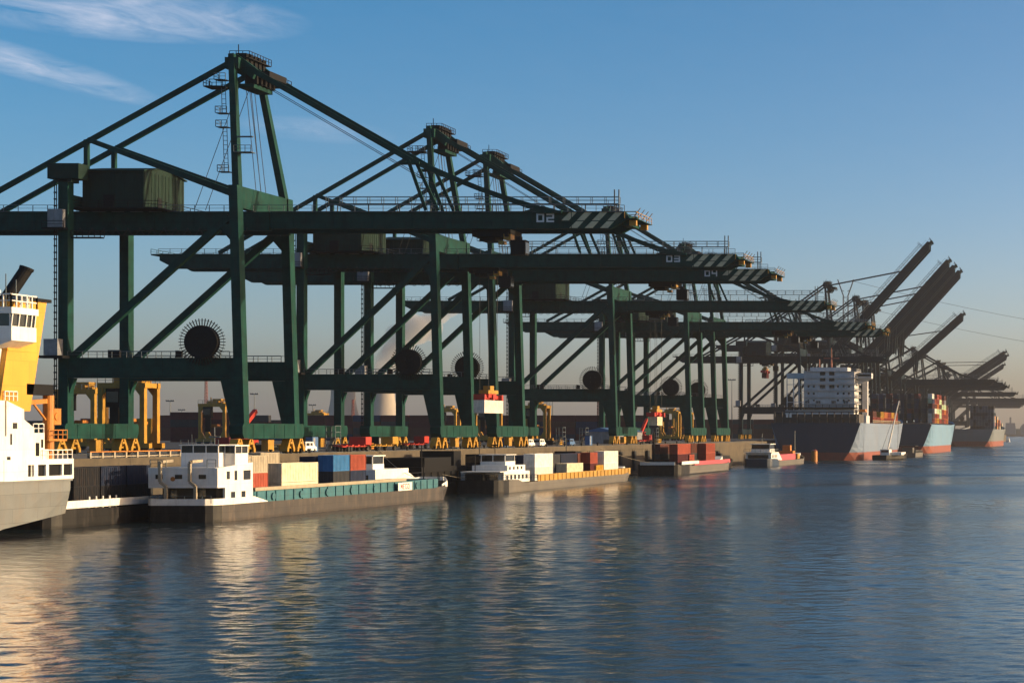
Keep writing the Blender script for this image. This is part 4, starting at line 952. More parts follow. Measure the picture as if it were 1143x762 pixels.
def inner_cruiser():
    root = empty('work_barge', (-143.2, 327, 0), 'white wheelhouse vessel behind the front of the teal barge, against the quay', 'boat')
    b = loft(MB(), barge_hull(5.0, 60, 2.6, 2.2, 3.2), [0, 0, 1, 2], 3); b.build('hull', ['hull_black', 'hull_black', 'hull_brown', 'deck'], root)
    b = MB(); b.box(-4, 4.6, 5, 21, 2.4, 5.6); b.prism([(5, 5.6), (15, 5.6), (21, 4.6), (27, 2.4), (5, 2.4)], 'x', 4.62, 4.9); ca = b.build('cabin', 'white', root)
    b = MB(); b.box(-2.6, 3.6, 7, 12, 5.6, 6.6); b.box(-2.8, 3.8, 6.8, 12.3, 8.0, 8.2)
    for q in (-2.5, .5, 3.4): b.box(q, q + .15, 7, 7.15, 6.6, 8.0); b.box(q, q + .15, 11.8, 11.95, 6.6, 8)
    wh = b.build('wheelhouse', 'white', root); MB().box(-2.4, 3.4, 7.2, 11.8, 6.6, 8.0).build('window', 'glass', wh)
    b = MB(); b.box(-3, 3.6, 4.95, 5.0, 3.4, 4.6); b.build('window', 'glass', ca)
    b = MB(); b.rail([(4.6, 22, 2.4), (4.6, 50, 2.4)], hgt=2.2, step=3.5, r=.08); b.box(-4.4, 4.4, 28, 52, 2.2, 5.6); b.box(-4, 4.2, 30, 44, 5.6, 7.4); b.box(-3, 4, 46, 50, 5.6, 8.6); b.tube((4, 29, 5.6), (4, 29, 10), .12, 6); b.tube((2, 34, 2), (2, 34, 9), .1, 6); b.tube((3, 50, 2), (3, 50, 8.5), .12, 6); b.build('deck_gear', 'black', root)
inner_cruiser()
def dark_lighter(x, y, Ln, label):
    root = empty('work_barge', (x, y, 0), label, 'boat')
    b = loft(MB(), barge_hull(4.6, Ln, 2.8, 2.4, 3.2), [0, 0, 1, 2], 3); b.build('hull', ['hull_black', 'hull_black', 'hull_brown', 'deck'], root)
    b = MB(); b.box(-3.6, 3.6, 4, 14, 2.0, 5.0); b.box(-2.4, 3, 6, 11, 5.0, 7.6); ca = b.build('cabin', 'black', root); MB().box(-2.2, 2.8, 5.94, 6, 5.8, 7.2).build('window', 'glass', ca)
    b = MB(); b.box(-4, 4, 17, Ln - 9, 2, 4.4)
    for k in range(5): b.box(-3 + k % 2 * 2, 1 + k % 2 * 2, 18 + k * 5, 21 + k * 5, 4.4, 5.2 + k % 3 * .7)
    b.tube((0, 8, 7.6), (0, 8, 11), .1, 6); b.rail([(4.2, 4, 2.3), (4.2, Ln - 8, 2.3)], step=2.5, r=.07); b.build('deck_gear', 'hull_black', root)
    MB().box(-2.4, 2.6, 22, 25, 5.9, 7.1).build('hatch_cover', 'orange', root)
dark_lighter(-143.6, 392, 58, 'dark work barge between the quay wall and the white stacks of the yellow barge')
dark_lighter(-144, 455, 50, 'dark work barge between the quay wall and the black red-loaded barge')
dark_lighter(-143.6, 590, 52, 'dark work barge against the quay behind the slim white wheelhouse boat')
def barge_b():
    root = empty('inland_barge', (-132.8, 368, 0), 'grey barge with yellow hold sides and black stern, white container stacks aboard', 'barge', 'inland container barges')
    b = loft(MB(), barge_hull(5.0, 102, 2.7, 1.9, 3.0), [0, 0, 0, 1], 2)
    # dark stern
    for i, f in enumerate(b.f):
        if max(b.v[j][1] for j in f) <= 5.01 and b.mi[i] != 2: b.mi[i] = 3
    b.build('hull', ['hull_mid', 'redlead', 'deck', 'hull_black'], root)
    b = MB(); b.box(4.3, 4.6, 25, 97, 1.8, 3.3); b.box(-4.6, -4.3, 25, 97, 1.8, 3.3); b.box(-4.6, 4.6, 97, 97.3, 1.8, 3.3); b.box(-4.6, 4.6, 24.7, 25, 1.8, 3.3)
    for k in range(24): b.box(4.6, 4.75, 26 + k * 3, 26.15 + k * 3, 1.8, 3.2)
    b.build('coaming', 'gold', root)
    b = MB(); b.box(-4.2, 4.6, 3, 19, 2.0, 4.3); b.box(-3.0, 4.3, 6, 17, 4.3, 5.6); b.box(-3.4, 4.7, .6, 6, 4.3, 4.45); ca = b.build('deckhouse', 'white', root)
    b = MB(); b.box(-2, 3.2, 8.0, 14, 5.6, 6.4); b.box(-2.2, 3.4, 7.8, 14.2, 7.7, 7.85)
    for q in (-1.9, .5, 3.0): b.box(q, q + .14, 8, 8.14, 6.4, 7.7); b.box(q, q + .14, 13.8, 13.94, 6.4, 7.7)
    wh = b.build('wheelhouse', 'white', root); MB().box(-1.85, 3.0, 8.2, 13.8, 6.4, 7.7).build('window', 'glass', wh)
    b = MB(); windows_y(b, 4.6, [(4.4 + k * 2.4, 5.6 + k * 2.4, 2.7, 3.6) for k in range(6)]); windows_y(b, 4.3, [(7 + k * 2.4, 8 + k * 2.4, 4.7, 5.3) for k in range(4)])
    b.box(-3, 3.4, 2.94, 3.0, 2.6, 3.8); b.each('window', 'glass', ca)
    b = MB(); b.rail([(-3.6, .3, 2.7), (3.6, .3, 2.7)], step=1.2); b.rail([(4.6, 2, 2.7), (4.6, 24, 2.2)], step=2); b.box(-2.6, 1.0, 1.0, 2.6, 2.4, 4.0); b.tube((-2, 5, 4), (-2, 5, 8), .1, 6); b.tube((0, 11, 7.8), (0, 11, 11), .07, 6); b.box(-.7, .7, 10.9, 11.1, 9.6, 9.9); b.build('deck_gear', 'black', root)
    b = MB(); b.prism([(97, 2.2), (101.9, 2.6), (101.9, 3.6), (97, 3.0)], 'x', -1.9, 1.9); b.build('bow_house', 'white', root)
barge_b()
YBs = [391, 404.5, 417.3, 430, 442.5]
for r_, X in enumerate((-129.6, -132.2, -134.8)):
    rn = ('outer', 'middle', 'inner')[r_]
    for k, Y in enumerate(YBs):
        if r_ == 0:
            lay = [['white', 'white'], [], ['cream'], ['yellow'], ['white', 'white']][k]
        elif r_ == 1: lay = [['dark blue', 'navy'], ['navy', 'dark grey'], ['maroon', 'navy'], ['maroon', 'brown'], ['dark blue', 'navy']][k]
        else: lay = [['navy', 'dark blue'], ['dark blue', 'navy'], ['navy', 'navy'], ['maroon', 'dark blue'], ['navy', 'dark blue']][k]
        for t, c in enumerate(lay):
            if c == 'yellow': onb_at('20', c, X, Y + 6, 1.9, 'small yellow container low beside the far white stack on the yellow barge')
            elif c == 'cream': onb_at('40', c, X, Y - 4, 1.2 + 1.2, 'single cream container midway along the yellow barge')
            else: onb_at('40', c, X, Y, (2.0 if r_ == 0 else 1.6) + t * 2.9, f'{c} container darkened by shade, {("bottom", "top")[t]} tier, {COLN[k]} stack of {rn} row on the yellow barge')
onb_at('20', 'orange red', -130.0, 432.5, 5.0, 'bright orange red container high on the yellow barge')
onb_at('20', 'maroon', -130.0, 432.5, 2.4, 'dark red container under the bright orange red one')
onb_at('20', 'navy', -134.8, 384, 1.6, 'navy container behind the wheelhouse of the yellow barge, bottom tier')
onb_at('20', 'dark blue', -134.8, 384, 4.2, 'dark blue container behind the wheelhouse of the yellow barge, top tier')
def barge_c():
    root = empty('inland_barge', (-135.5, 520, 0), 'black barge with red containers and pink hold edge, third along the quay', 'barge', 'inland container barges')
    b = loft(MB(), barge_hull(6.6, 72, 3.2, 2.6, 3.6), [0, 0, 1, 2], 3)
    for i, f in enumerate(b.f):
        if min(b.v[j][1] for j in f) >= 10.9 and b.mi[i] == 0: b.mi[i] = 4
    b.build('hull', ['hull_black', 'hull_black', 'redlead', 'deck', 'hull_mid'], root)
    b = MB(); b.box(6.55, 6.7, 1.5, 22, 3.1, 4.0); b.box(-5, 5, -.1, .05, 3.0, 3.9); b.build('bulwark', 'white', root)
    b = MB(); b.box(5.6, 5.9, 20, 68, 2.6, 3.8); b.box(-5.9, -5.6, 20, 68, 2.6, 3.8); b.build('coaming', 'pink', root)
    b = MB(); b.box(-4.5, 4.0, 3, 12, 2.6, 4.6); b.tube((-1.5, 2, 3), (-1.5, 2, 12.5), .22, 8); b.build('deck_gear', 'black', root)
    b = MB(); b.prism([(68, 3), (71.8, 3.2), (71.8, 4.6), (68, 3.6)], 'x', -2.6, 2.6); b.build('bow_bulwark', 'white', root)
barge_c()
for X, Y, t, c, pos in ((-131.4, 522, 1, 'orange red', 'nearest red one'), (-134, 536, 1, 'orange red', 'second red one'), (-131.4, 536, 0, 'orange red', 'single low one in the middle'), (-131.4, 557, 0, 'orange red', 'lower of the tall end pair'), (-131.4, 557, 1, 'orange red', 'upper of the tall end pair'),
                        (-137, 524, 0, 'dark grey', 'left, low'), (-137, 524, 1, 'brown', 'left, upper'), (-134, 549, 1, 'brown', 'brown upper one by the end pair'), (-134, 549, 0, 'dark grey', 'dark lower one by the end pair'), (-131.4, 522, 0, 'maroon', 'under the nearest red one'), (-134, 536, 0, 'maroon', 'under the second red one')):
    onb_at('20' if t == 0 and c == 'orange red' and Y == 536 else '40', c, X, Y, 3.2 + t * 2.9, f'{c} container on the black barge, {pos}')
def tug(rx, ry, label):
    root = empty('push_tug', (rx, ry, 0), label, 'boat')
    b = loft(MB(), barge_hull(5.2, 74, 2.9, 2.0, 3.4), [0, 0, 0, 1], 2)
    for i, f in enumerate(b.f):
        if max(b.v[j][1] for j in f) <= 14.01 and b.mi[i] == 0: b.mi[i] = 3
    b.build('hull', ['hull_mid', 'redlead', 'deck', 'navy'], root)
    b = MB(); b.box(-4.4, 4.8, 1.5, 15, 2.0, 5.0); b.box(-4.9, 5.2, .5, 13, 5.0, 5.2); b.box(-3.0, 3.8, 4, 13, 5.2, 6.4); b.box(-3.3, 4.1, 3.6, 13.4, 8.0, 8.25)
    b.prism([(13, 5.2), (15, 5.2), (22, 2.2), (13, 2.2)], 'x', 4.4, 4.82); ca = b.build('deckhouse', 'white', root)
    b = MB(); b.box(-2.8, 3.6, 4.2, 12.8, 6.4, 8.0); windows_y(b, 4.8, [(3 + k * 2.6, 4.4 + k * 2.6, 3.2, 4.3) for k in range(4)]); b.box(-3.6, 3.8, 1.44, 1.5, 3, 4.3); b.each('window', 'glass', ca)
    b = MB(); b.tube((0, 9, 8.2), (0, 9, 12), .1, 6); b.box(-.9, .9, 8.9, 9.1, 10, 10.3); b.rail([(-4.8, .6, 5.2), (5.1, .6, 5.2), (5.1, 13, 5.2)], step=1.8); b.tube((2.5, 60, 2), (2.5, 60, 13), .14, 6); b.build('mast', 'galv', root)
    b = MB(); b.box(3.9, 4.3, 20, 52, 2, 4.2); b.box(-4.3, -3.9, 20, 52, 2, 4.2); b.box(-4.3, 4.3, 51.6, 52, 2, 4.2); b.build('coaming', 'pink', root)
    b = MB(); b.box(-2.6, 2.8, 54, 59, 2, 5.2); b.box(-1.4, 1.6, 55, 58, 5.2, 7.4); b.build('deck_machine', 'orange', root)
    b = MB(); b.box(-1, 3.2, 62, 67, 2, 4.0); b.build('store_box', 'gold', root)
    b = MB(); b.prism([(69, 2.2), (73.9, 2.4), (73.9, 4.2), (69, 3)], 'x', -2.2, 2.2); b.build('bow_bulwark', 'white', root)
tug(-133.6, 650, 'barge with navy stern and white wheelhouse, red hold edge, before the container ship')
def buoy():
    root = empty('mooring_dolphin', (PX(909, 760), 760, 0), 'short orange mooring post standing in the water by the ship stern', 'mooring post')
    MB().tube((0, 0, -2), (0, 0, 4.6), 1.3, 14).build('pile', 'orange', root); MB().tube((0, 0, 4.6), (0, 0, 5.2), 1.5, 14, .6).build('cap', 'redlead', root)
buoy()

# the yellow-funnelled ship at the left edge (stern pointing away along the quay)
def yellow_ship():
    X0 = -139.5; Y0 = 226.5; hw = 7.5
    root = empty('supply_ship', (X0, Y0, 0), 'grey and white ship with tall yellow funnel casing, cut by the left edge', 'ship')
    def ring(f, zt, zk, zb, fb): return [(hw * f, zt), (hw * f, zk), (hw * f * fb, zb), (hw * f * fb * .5, zb - .8)]
    st = [(0, ring(.93, 6.7, 5.5, 2.7, .88)), (-1.0, ring(1, 6.7, 5.2, 2.4, .92)), (-6, ring(1, 6.7, 5, 1.9, .95)), (-14, ring(1, 6.7, 5, 1.1, .97)), (-22, ring(1, 6.7, 5, -.6, .98)), (-60, ring(1, 6.7, 5, -1.5, .98)), (-84, ring(1, 6.9, 5, -1.5, .98)), (-100, ring(.35, 8.5, 6, -1.5, .6))]
    b = loft(MB(), st, [0, 0, 1], 2, bulwark=.05); b.build('hull', ['hull_grey', 'redlead', 'deck'], root)
    MB().box(hw - .02, hw + .12, -60, -.6, 6.45, 6.7).build('rubbing_strake', 'hull_grey', root)
    # mooring deck shell with openings
    b = MB(); w = hw
    for y0, y1, z0, z1 in ((-14.2, -.2, 8.55, 9.2), (-14.2, -.2, 6.7, 7.15), (-14.2, -9.6, 7.15, 8.55), (-8.4, -7.6, 7.15, 8.55), (-6.0, -5.4, 7.15, 8.55), (-2.7, -2.35, 7.15, 8.55), (-.5, -.2, 7.15, 8.55)): b.box(w - .25, w, y0, y1, z0, z1)
    b.box(-w * .93, w * .93, -.45, -.2, 6.7, 7.7); b.box(-w * .93, w * .93, -.45, -.2, 8.5, 9.2); b.box(-w + .2, w - .26, -14, -.46, 9.0, 9.12); b.box(-w + .2, w - .26, -8.6, -8.4, 6.7, 9.0)
    b.build('stern_bulwark', 'white', root)
    b = MB(); b.box(w - .3, w - .27, -14, -.5, 6.75, 8.9); b.build('opening_shade_sheet', 'black', root)  # black sheet stands in for the shade inside the openings
    # superstructure block
    b = MB(); b.box(-w, w - .05, -70, -13.0, 6.72, 12.0); b.box(-w, w - .05, -70, -14.0, 12.0, 16.2); b.prism([(-13.6, 9.2), (-8.2, 9.2), (-8.2, 13.0), (-10.2, 14.0), (-10.2, 15.2), (-13.6, 16.2)], 'x', 2, w - .1)
    su = b.build('superstructure', 'white', root)
    b = MB(); b.box(w - .12, w - .05, -12.4, -11.6, 12.9, 13.6); b.box(w - .12, w - .04, -13.6, -12.9, 7.6, 9.6); b.box(w - .12, w - .05, -12.9, -12.6, 11, 12.3); b.each('window', 'glass', su)
    b = MB(); b.box(4, w - .3, -8.19, -5.8, 9.12, 12.4); b.box(5.2, w - .28, -5.8, -5.0, 9.12, 10.4); b.build('winch_house', 'white', root)
    b = MB(); b.box(w - .33, w - .26, -7.6, -6.9, 9.6, 11.2); b.box(w - .33, w - .26, -6.5, -6.1, 10.6, 11.6); b.each('door', 'black', root)
    # yellow casing, leaning aft
    b = MB(); b.hexa([(-2, -14.6, 15.0), (w - .4, -14.6, 15.0), (w - .4, -8.5, 15.0), (-2, -8.5, 15.0)], [(-2, -11.6, 28.3), (w - .4, -11.6, 28.3), (w - .4, -5.2, 28.3), (-2, -5.2, 28.3)])
    fc = b.build('funnel_casing', 'ship_yellow', root)
    b = MB(); b.box(-2.3, w - .2, -11.9, -4.5, 28.3, 28.7); b.build('casing_cap', 'black', fc)
    b = MB(); b.box(w - .42, w - .34, -12.9, -7.0, 22.1, 22.3); b.build('band', 'ship_yellow', fc)
    b = MB(); b.tube((5.0, -10.2, 28), (6.7, -8.6, 32.1), .72, 18); b.tube((6.66, -8.62, 32.0), (6.75, -8.55, 32.3), .8, 18); b.build('exhaust_pipe', 'black', fc)
    # bridge
    b = MB(); b.box(-w, w + 1.6, -15.4, -10.6, 23.2, 24.9); b.prism([(-w, 22.4), (w - .6, 22.4), (w + 1.6, 23.2), (-w, 23.2)], 'y', -15.3, -10.7); b.box(-w - .2, w + 1.75, -15.6, -10.4, 26.35, 27.1); b.box(-w, w - 1, -14.0, -12.4, 16.2, 22.4)
    br = b.build('bridge', 'white', root)
    b = MB(); b.box(-w, w + 1.5, -15.3, -10.7, 24.9, 26.35); b.build('window', 'glass', br)
    b = MB()
    for y in (-15.36, -14.0, -12.6, -11.6, -10.9): b.beam((w + 1.52, y, 24.9), (w + 1.56, y + .2, 26.35), .14, .14)
    for k in range(8): b.box(w + 1.3 - k * 1.7, w + 1.4 - k * 1.7, -15.36, -15.28, 24.9, 26.35)
    b.build('window_frame', 'white', br)
    b = MB(); b.rail([(-w, -15.5, 27.1), (w + 1.6, -15.5, 27.1), (w + 1.6, -10.5, 27.1), (4, -10.5, 27.1)], hgt=1.5, step=.9, r=.07); b.build('handrail', 'white', br)
    b = MB(); b.tube((w - 1.8, -13.4, 27.1), (w - 1.8, -13.4, 28.4), .3, 10); b.lathe([(0, 0), (.7, .3), (.8, .8), (.5, 1.3), (0, 1.5)], 14, (w - 1.8, -13.4, 28.3)); b.build('radar_dome', 'white', br)
    b = MB()
    for q, z in ((w + .4, 30.5), (w - .8, 31.2), (w - 4.2, 31.6), (w - 5.1, 31.4)): b.tube((q, -12.6, 27), (q, -12.6, z), .06, 5)
    b.box(w - .9, w + .9, -12.0, -11.0, 28.0, 28.6); b.build('antenna', 'galv', br)
    b = MB(); b.box(w - .2, w + .6, -10.0, -9.2, 23.8, 24.8); b.tube((w + .2, -9.6, 24.8), (w + .2, -9.6, 25.6), .2, 6); b.build('searchlight', 'redlead', br)
    b = MB(); b.rail([(w - .2, -11.4, 16.2), (w - .2, -13.8, 16.2)], step=.8, r=.06); b.build('handrail', 'white', root); b = MB().rail([(w - .35, -8.0, 12.4), (w - .35, -5.9, 12.4)], step=.9, r=.05); b.build('handrail', 'white', root); b = MB(); b.rail([(w - .1, -6.5, 9.2), (w - .1, -.4, 9.2)], step=.9, r=.05); b.build('handrail', 'white', root)
    # orange deck crane
    cr = MB(); cy = -4.0; cx = w - .9
    cr.tube((cx, cy, 9.1), (cx, cy, 17.0), .62, 16); cr.box(cx - 1.0, cx + 1.0, cy - 1.6, cy + 2.2, 11.4, 11.65)
    cr.box(cx - .5, cx + .5, cy + .4, cy + 1.8, 13.4, 15.4); cr.tube((cx, cy + .9, 14.4), (cx + .6, cy + .9, 14.4), .5, 10)
    cr.build('deck_crane', 'orange', root)
    b = MB(); b.beam((cx, cy - .3, 16.3), (cx, cy - 5.4, 16.0), .45, .55); b.beam((cx, cy - .6, 14.0), (cx, cy - 3.0, 15.9), .2, .2); b.build('crane_jib', 'orange', root)
    b = MB(); b.box(cx - .8, cx + .5, cy - 5.2, cy + .2, 17.0, 18.3); b.box(cx - .6, cx + .3, cy - 4.4, cy - 3.4, 18.3, 18.9); b.build('liferaft', 'black', root)
    b = MB(); b.rail([(cx + 1, cy - 1.6, 11.65), (cx + 1, cy + 2.2, 11.65)], step=.8, r=.05); b.build('crane_rail', 'orange', root)
yellow_ship()

# ------------------------------------------------------------------ container ships
def ship(X0, Y0, hw, Ln, zd, mats, label, boot=3.5):
    root = empty('container_ship', (X0, Y0, 0), label, 'ship', 'container ships at the terminal')
    def ring(f, fw, zt): 
        lv = [zt, zt - 1.2, 9, boot + 2, boot, 0.0, -1.5]
        return [(hw * (fw + (f - fw) * max(0, (z - 0) / zt) ** .7 if z > 0 else fw), z) for z in lv]
    st = [(0, ring(1, .62, zd)), (4, ring(1, .85, zd)), (12, ring(1, .97, zd)), (26, ring(1, 1, zd)), (Ln - 60, ring(1, 1, zd)), (Ln - 35, ring(1, .82, zd + .6)), (Ln - 14, ring(.86, .35, zd + 2.2)), (Ln - 4, ring(.62, .08, zd + 3.4)), (Ln + 3, ring(.30, .02, zd + 4.0))]
    b = loft(MB(), st, [0, 0, 0, 0, 1, 1], 2, bulwark=1.0)
    n = len(b.mi)
    for i, f in enumerate(b.f):      # transom colour, navy where its shade is put into the paint
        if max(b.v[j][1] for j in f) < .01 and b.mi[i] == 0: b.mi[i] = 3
    b.build('hull', mats, root)
    return root
A = ship(-138.5, 800, 19.8, 185, 16.5, ['pale_hull', 'redlead', 'deck', 'navy'], 'container ship with stern shaded to navy and white accommodation block, behind the barges')
def ship_a_top():
    b = MB(); b.box(-9.5, 13.5, 24, 37, 16, 40); b.box(-13, 13.6, 22, 24, 16, 22.5); b.box(-18.6, -9.5, 26, 37, 16, 22.5); b.box(13.5, 18.6, 26, 37, 16, 20); b.box(-7, 10, 26, 36, 40, 42)
    h_ = b.build('accommodation', 'ship_white', A)
    for z in (22.6, 25.2, 28.2, 31.2, 34.2, 37.0, 40.0):
        b = MB(); b.box(-10.3, 14.6, 23.1, 37.6, z, z + .22); b.build('deck_edge', 'ship_white', h_)
        if z > 23: b = MB().rail([(-10.2, 23.2, z + .22), (14.5, 23.2, z + .22), (14.5, 37.5, z + .22)], hgt=1.05, step=2.4, r=.05); b.build('handrail', 'ship_white', h_)
    b = MB()
    for z in (29.6, 32.8, 26.4):
        for q in (-7.8, -5.4, 5.6, 8.2, 10.6): b.box(q, q + .8, 23.93, 24, z, z + .9)
    b.each('porthole', 'glass', h_)
    b = MB(); b.prism([(-1.6, 0), (1.6, 0), (1.2, 1.3), (-1.2, 1.3)], 'y', 27, 33); b.xf(lambda p: Vector((p.x + 16.6, p.y, p.z + 21.6))); b.build('lifeboat', 'orange', A)
    b = MB()
    for q in (-17.5, -14.5, -12): b.box(q, q + .35, 24.5, 25, 22.5, 37.0)
    for z in (26, 30, 34): b.box(-17.6, -9.6, 24.5, 25, z, z + .25)
    b.build('stair_tower', 'ship_white', A)
    b = MB(); b.box(13.5, 20.8, 27, 32, 37.0, 39.4); b.box(-18, -9.5, 27, 32, 37.0, 39.4); b.prism([(13.5, 33.5), (20.8, 36.99), (13.5, 36.99)], 'y', 29, 30); b.each('bridge_wing', 'ship_white', A)
    b = MB()
    for q in (-2.2, 2.0):
        for z in (38.2, 35.6, 32.2): b.box(q, q + 2.4, 23.94, 24, z, z + 1.7)
    for q in (-9, -4, 3, 8.5): b.box(q, q + 2, 23.94, 24, 25.6, 26.8)
    for q in (-8, 5): b.box(q, q + 3, 21.94, 22, 17.5, 20)
    for y in (25, 28, 31, 34):
        for z in (22, 25, 28, 31, 34.5): b.box(13.5, 13.56, y, y + 1.4, z, z + 1.3)
    b.box(14, 20.6, 26.94, 27, 37.9, 39.0); b.each('window', 'glass', h_)
    b = MB(); b.box(-19, 15, 20.5, 23.9, 23.2, 23.8); b.rail([(-19, 20.5, 23.8), (15, 20.5, 23.8)], hgt=1.2, step=3, r=.1); b.build('deck_walkway', 'black', A)
    b = MB()
    for k in range(12): b.box(-18.8 + k * 3.3, -18.4 + k * 3.3, 2, 3, 15.5, 21.6)
    for z in (18.4, 21.2): b.box(-18.8, 18.2, 2, 3, z, z + .5)
    b.box(-18.8, 18.6, 3.5, 18, 15.5, 20.4); b.build('lashing_bridge', 'deck', A)
    b = MB(); b.box(15, 17.4, 38, 41, 16, 36); b.build('exhaust_casing', 'ship_white', A)
    b = MB(); b.tube((2, 30, 42), (2, 30, 51), .5, 8, .2); b.box(-1.5, 5.5, 29.8, 30.2, 46, 46.6); b.tube((-4, 33, 42), (-4, 33, 46), .3, 6); b.build('mast', 'redlead', A)
    b = MB()
    for q in (-13.5, -12): b.box(q, q + 1.0, 1.9, 2, 19, 20.8)
    b.build('floodlight', 'white', A)
    b = MB(); b.rail([(19.6, 40, 16.5), (19.6, 140, 16.5)], hgt=1.4, step=4, r=.12); b.build('handrail', 'beige', A)
ship_a_top()
SA = 'containers on the ships'
random.seed(4)
pal = ['orange', 'rust red', 'orange red', 'white', 'rust red', 'yellow', 'brown', 'grey']
for k in range(7):      # low stacks seen along the lit side of the navy-sterned ship
    for t in range(random.choice([1, 2, 2, 3])):
        c = random.choice(pal); container('40', c, -138.5 + 17.6, 800 + 52 + k * 13.2, 16.6 + t * 2.75, 'y', f'{c} container on the navy-sterned ship, {TIER[t]} tier, {COLN[k]} bay', SA)
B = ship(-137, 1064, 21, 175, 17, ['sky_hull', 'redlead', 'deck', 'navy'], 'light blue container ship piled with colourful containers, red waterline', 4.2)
MB().box(-20, 20, 1.5, 4.5, 16, 17.6).build('lashing_bridge', 'deck', B)
for i in range(9):
    for t in range(6 if i < 7 else 5):
        c = random.choice(['navy', 'dark grey', 'navy', 'dark blue', 'maroon']); X = -137 - 15.5 + i * 4.2 + 1.6
        container('40', c, X, 1064 + 12, 17.8 + t * 2.9, 'y', f'{c} container on the light blue ship stern face, {TIER[t]} tier, {COLN[i]} row', SA)
for k in range(7):
    hgt = [6, 5, 6, 6, 5, 6, 4][k]
    for t in range(hgt):
        c = random.choice(pal + ['orange', 'orange red', 'pale green']); container('40', c, -137 + 19.4, 1064 + 12 + k * 14, 17.8 + t * 2.9, 'y', f'{c} container along the lit side of the light blue ship, {TIER[t]} tier, {COLN[k]} bay', SA)
C_ = ship(-137.5, 1567, 20, 190, 15, ['grey_ship', 'redlead', 'deck', 'grey_ship'], 'hazy grey container ship farthest along the quay, tall square container stack', 4.5)
def crane_boat():
    Y = 814; X = PX(992, Y); root = empty('bunker_boat', (X, Y, 0), 'small black boat with white bow and leaning pale mast beside the navy-sterned ship', 'boat')
    b = MB(); st = [(-9, [(3.2, 2.2), (3.2, .6), (2.6, -1)]), (-7, [(4, 2.2), (4, .6), (3.4, -1)]), (6, [(4, 2.4), (4, .6), (3.2, -1)]), (13, [(2.6, 3.0), (1.8, .8), (1.0, -1)]), (17, [(.5, 3.6), (.2, 1.2), (.1, -1)])]
    loft(b, st, [0, 0], 1, .8); b.xf(lambda p: Vector((p.y * .35 + p.x, p.y * .9, p.z))); b.build('hull', ['hull_black', 'deck'], root)
    b = MB(); b.box(1.0, 6.2, -4, 12, 2.2, 3.4); b.box(-3, 1, -6, 2, 2, 4.8); ca = b.build('cabin', 'white', root)
    b = MB(); b.box(-2.6, .6, -6.05, -6, 3.4, 4.4); b.build('window', 'glass', ca)
    MB().tube((-1, 0, 2), (4.3, 2, 26.5), .42, 8, .22).build('mast', 'white', root)
    b = MB(); b.tube((-3, -4, 3), (4.2, 2, 26.2), .07, 4); b.tube((3.5, 4, 3), (4.2, 2, 26.2), .07, 4); b.build('rope', 'cable', root)
    Y = 905; X = PX(1015, Y); o = empty('tank_barge', (X, Y, 0), 'low grey tank barge with dark awning just right of the boat with leaning mast', 'barge')
    b = MB(); loft(b, [(-12, [(4.5, 2.2), (4.5, .5), (4, -1)]), (20, [(4.5, 2.2), (4.5, .5), (4, -1)]), (30, [(2, 3), (1.5, .5), (1, -1)])], [0, 0], 1, .5); b.build('hull', ['hull_mid', 'deck'], o)
    b = MB(); b.box(-4, 4, -10, 4, 5.4, 5.8)
    for q in (-3.8, 3.6):
        for y in (-9.8, -3, 3.6): b.box(q, q + .2, y, y + .2, 2, 5.4)
    b.build('awning', 'black', o)
    b = MB(); b.box(-2.6, 2.6, -8, 0, 2, 4.8); b.rail([(4.2, -10, 2.2), (4.2, 20, 2.2)], step=2.5, r=.08); b.box(-2, 2.6, 8, 16, 2, 3.4); b.build('deck_gear', 'hull_mid', o)
crane_boat()
def launch(x, Y, label):
    o = empty('motor_launch', (PX(x, Y), Y, 0), label, 'boat', 'small far boats')
    b = MB(); loft(b, [(-7, [(2.4, 2.0), (2.4, .4), (2, -.8)]), (5, [(2.4, 2.0), (2.4, .4), (1.8, -.8)]), (12, [(.4, 2.8), (.2, .8), (.1, -.8)])], [0, 0], 1, .5); b.build('hull', ['white', 'deck'], o)
    b = MB(); b.box(-1.7, 1.7, -4, 3, 1.8, 4.6); b.box(-1.2, 1.2, -2, 2, 4.6, 6); c = b.build('cabin', 'white', o); MB().box(-1.24, 1.24, -1.8, 1.8, 4.9, 5.7).build('window', 'glass', c)
launch(1096, 1600, 'small white boat between the light blue ship and the grey ship')
launch(1125, 2300, 'tiny white boat on the water right of the grey ship')

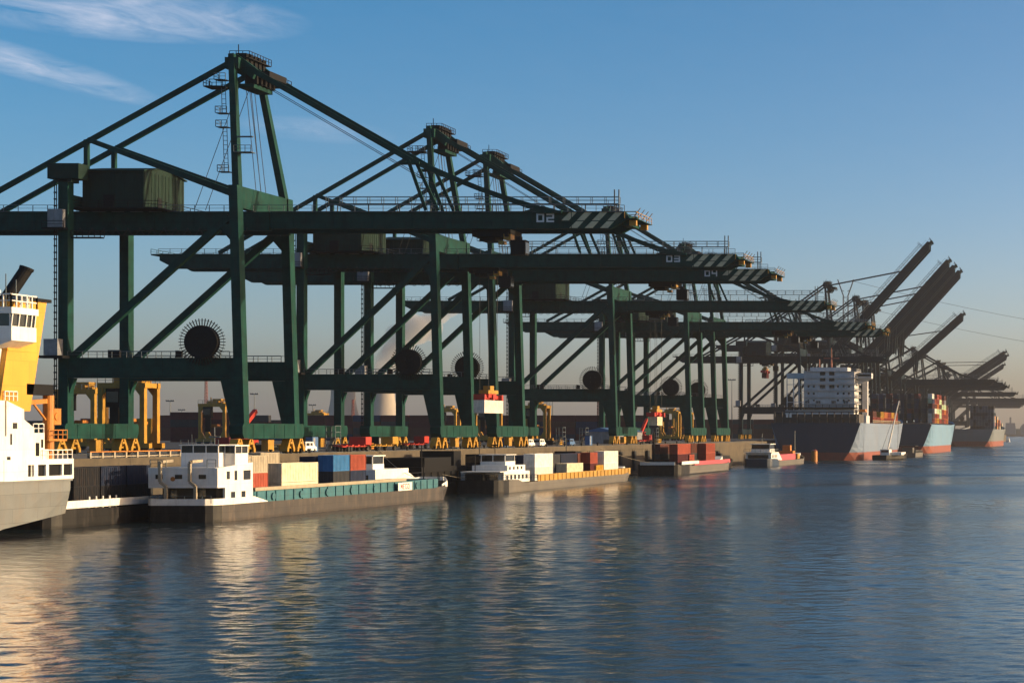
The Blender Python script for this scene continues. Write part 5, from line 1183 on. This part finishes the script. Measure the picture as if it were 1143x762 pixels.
# ------------------------------------------------------------------ power pylon and lines
def pylon():
    Y = 2150; X = PX(944, Y); o = empty('power_pylon', (X, Y, QZ), 'tall lattice pylon with two horns behind the raised cranes', 'pylon')
    b = MB(); Hh = 165
    def w(z): return 9.0 - 6.2 * min(1, z / 130)
    k = 0; z = 0
    while z < Hh - 1:
        z2 = min(z + 9, Hh); a, c = w(z), w(z2)
        for sx_ in (-1, 1):
            for sy_ in (-1, 1): b.beam((sx_ * a, sy_ * a, z), (sx_ * c, sy_ * c, z2), .7, .7)
            b.beam((sx_ * a, -a, z), (-sx_ * c, -c, z2), .4, .4)
        z = z2
    b.build('lattice', 'galv', o)
    for s in (-1, 1):
        b = MB(); b.beam((s * 2.5, 0, Hh), (s * 9.5, 0, Hh + 20), 1.1, 1.3); b.beam((s * 2, 0, Hh + 6), (s * 6.0, 0, Hh + 8), .7, .7); b.beam((s * 2.8, 0, Hh - 12), (s * 18, 0, Hh - 10), .8, .9); b.build('horn', 'galv', o)
    for i, (z, lab) in enumerate(((Hh + 18, 'upper'), (Hh - 10, 'lower'))):
        b = MB(); p = Vector((X + 9, Y, QZ + z)); q = Vector((700, Y + 350, QZ + 150 - i * 25)); pr = None
        for k in range(25):
            t = k / 24; c = p.lerp(q, t) - Vector((0, 0, 4 * 55 * t * (1 - t)))
            if pr: b.beam(pr, c, .32, .32)
            pr = c
        c_ = b.build('power_line', 'cable'); tag(c_, f'faint {lab} overhead power line crossing the sky at the right', 'cable', 'power lines')
pylon()

# ------------------------------------------------------------------ haze
def haze():
    b = MB().box(-9500, 9500, -450, 12500, -3, 215)
    m_ = bpy.data.materials.new('haze'); m_.use_nodes = True; n = m_.node_tree.nodes; l = m_.node_tree.links
    n.remove(n['Principled BSDF']); v = n.new('ShaderNodeVolumePrincipled'); v.inputs['Density'].default_value = HAZE; v.inputs['Color'].default_value = (.90, .84, .78, 1); v.inputs['Anisotropy'].default_value = .6
    l.new(v.outputs[0], n['Material Output'].inputs['Volume'])
    o = b.build('haze', m_); tag(o, 'thin pale morning haze over the river', 'haze', kind='stuff')
if HAZE: haze()
print('objects', len(bpy.data.objects))
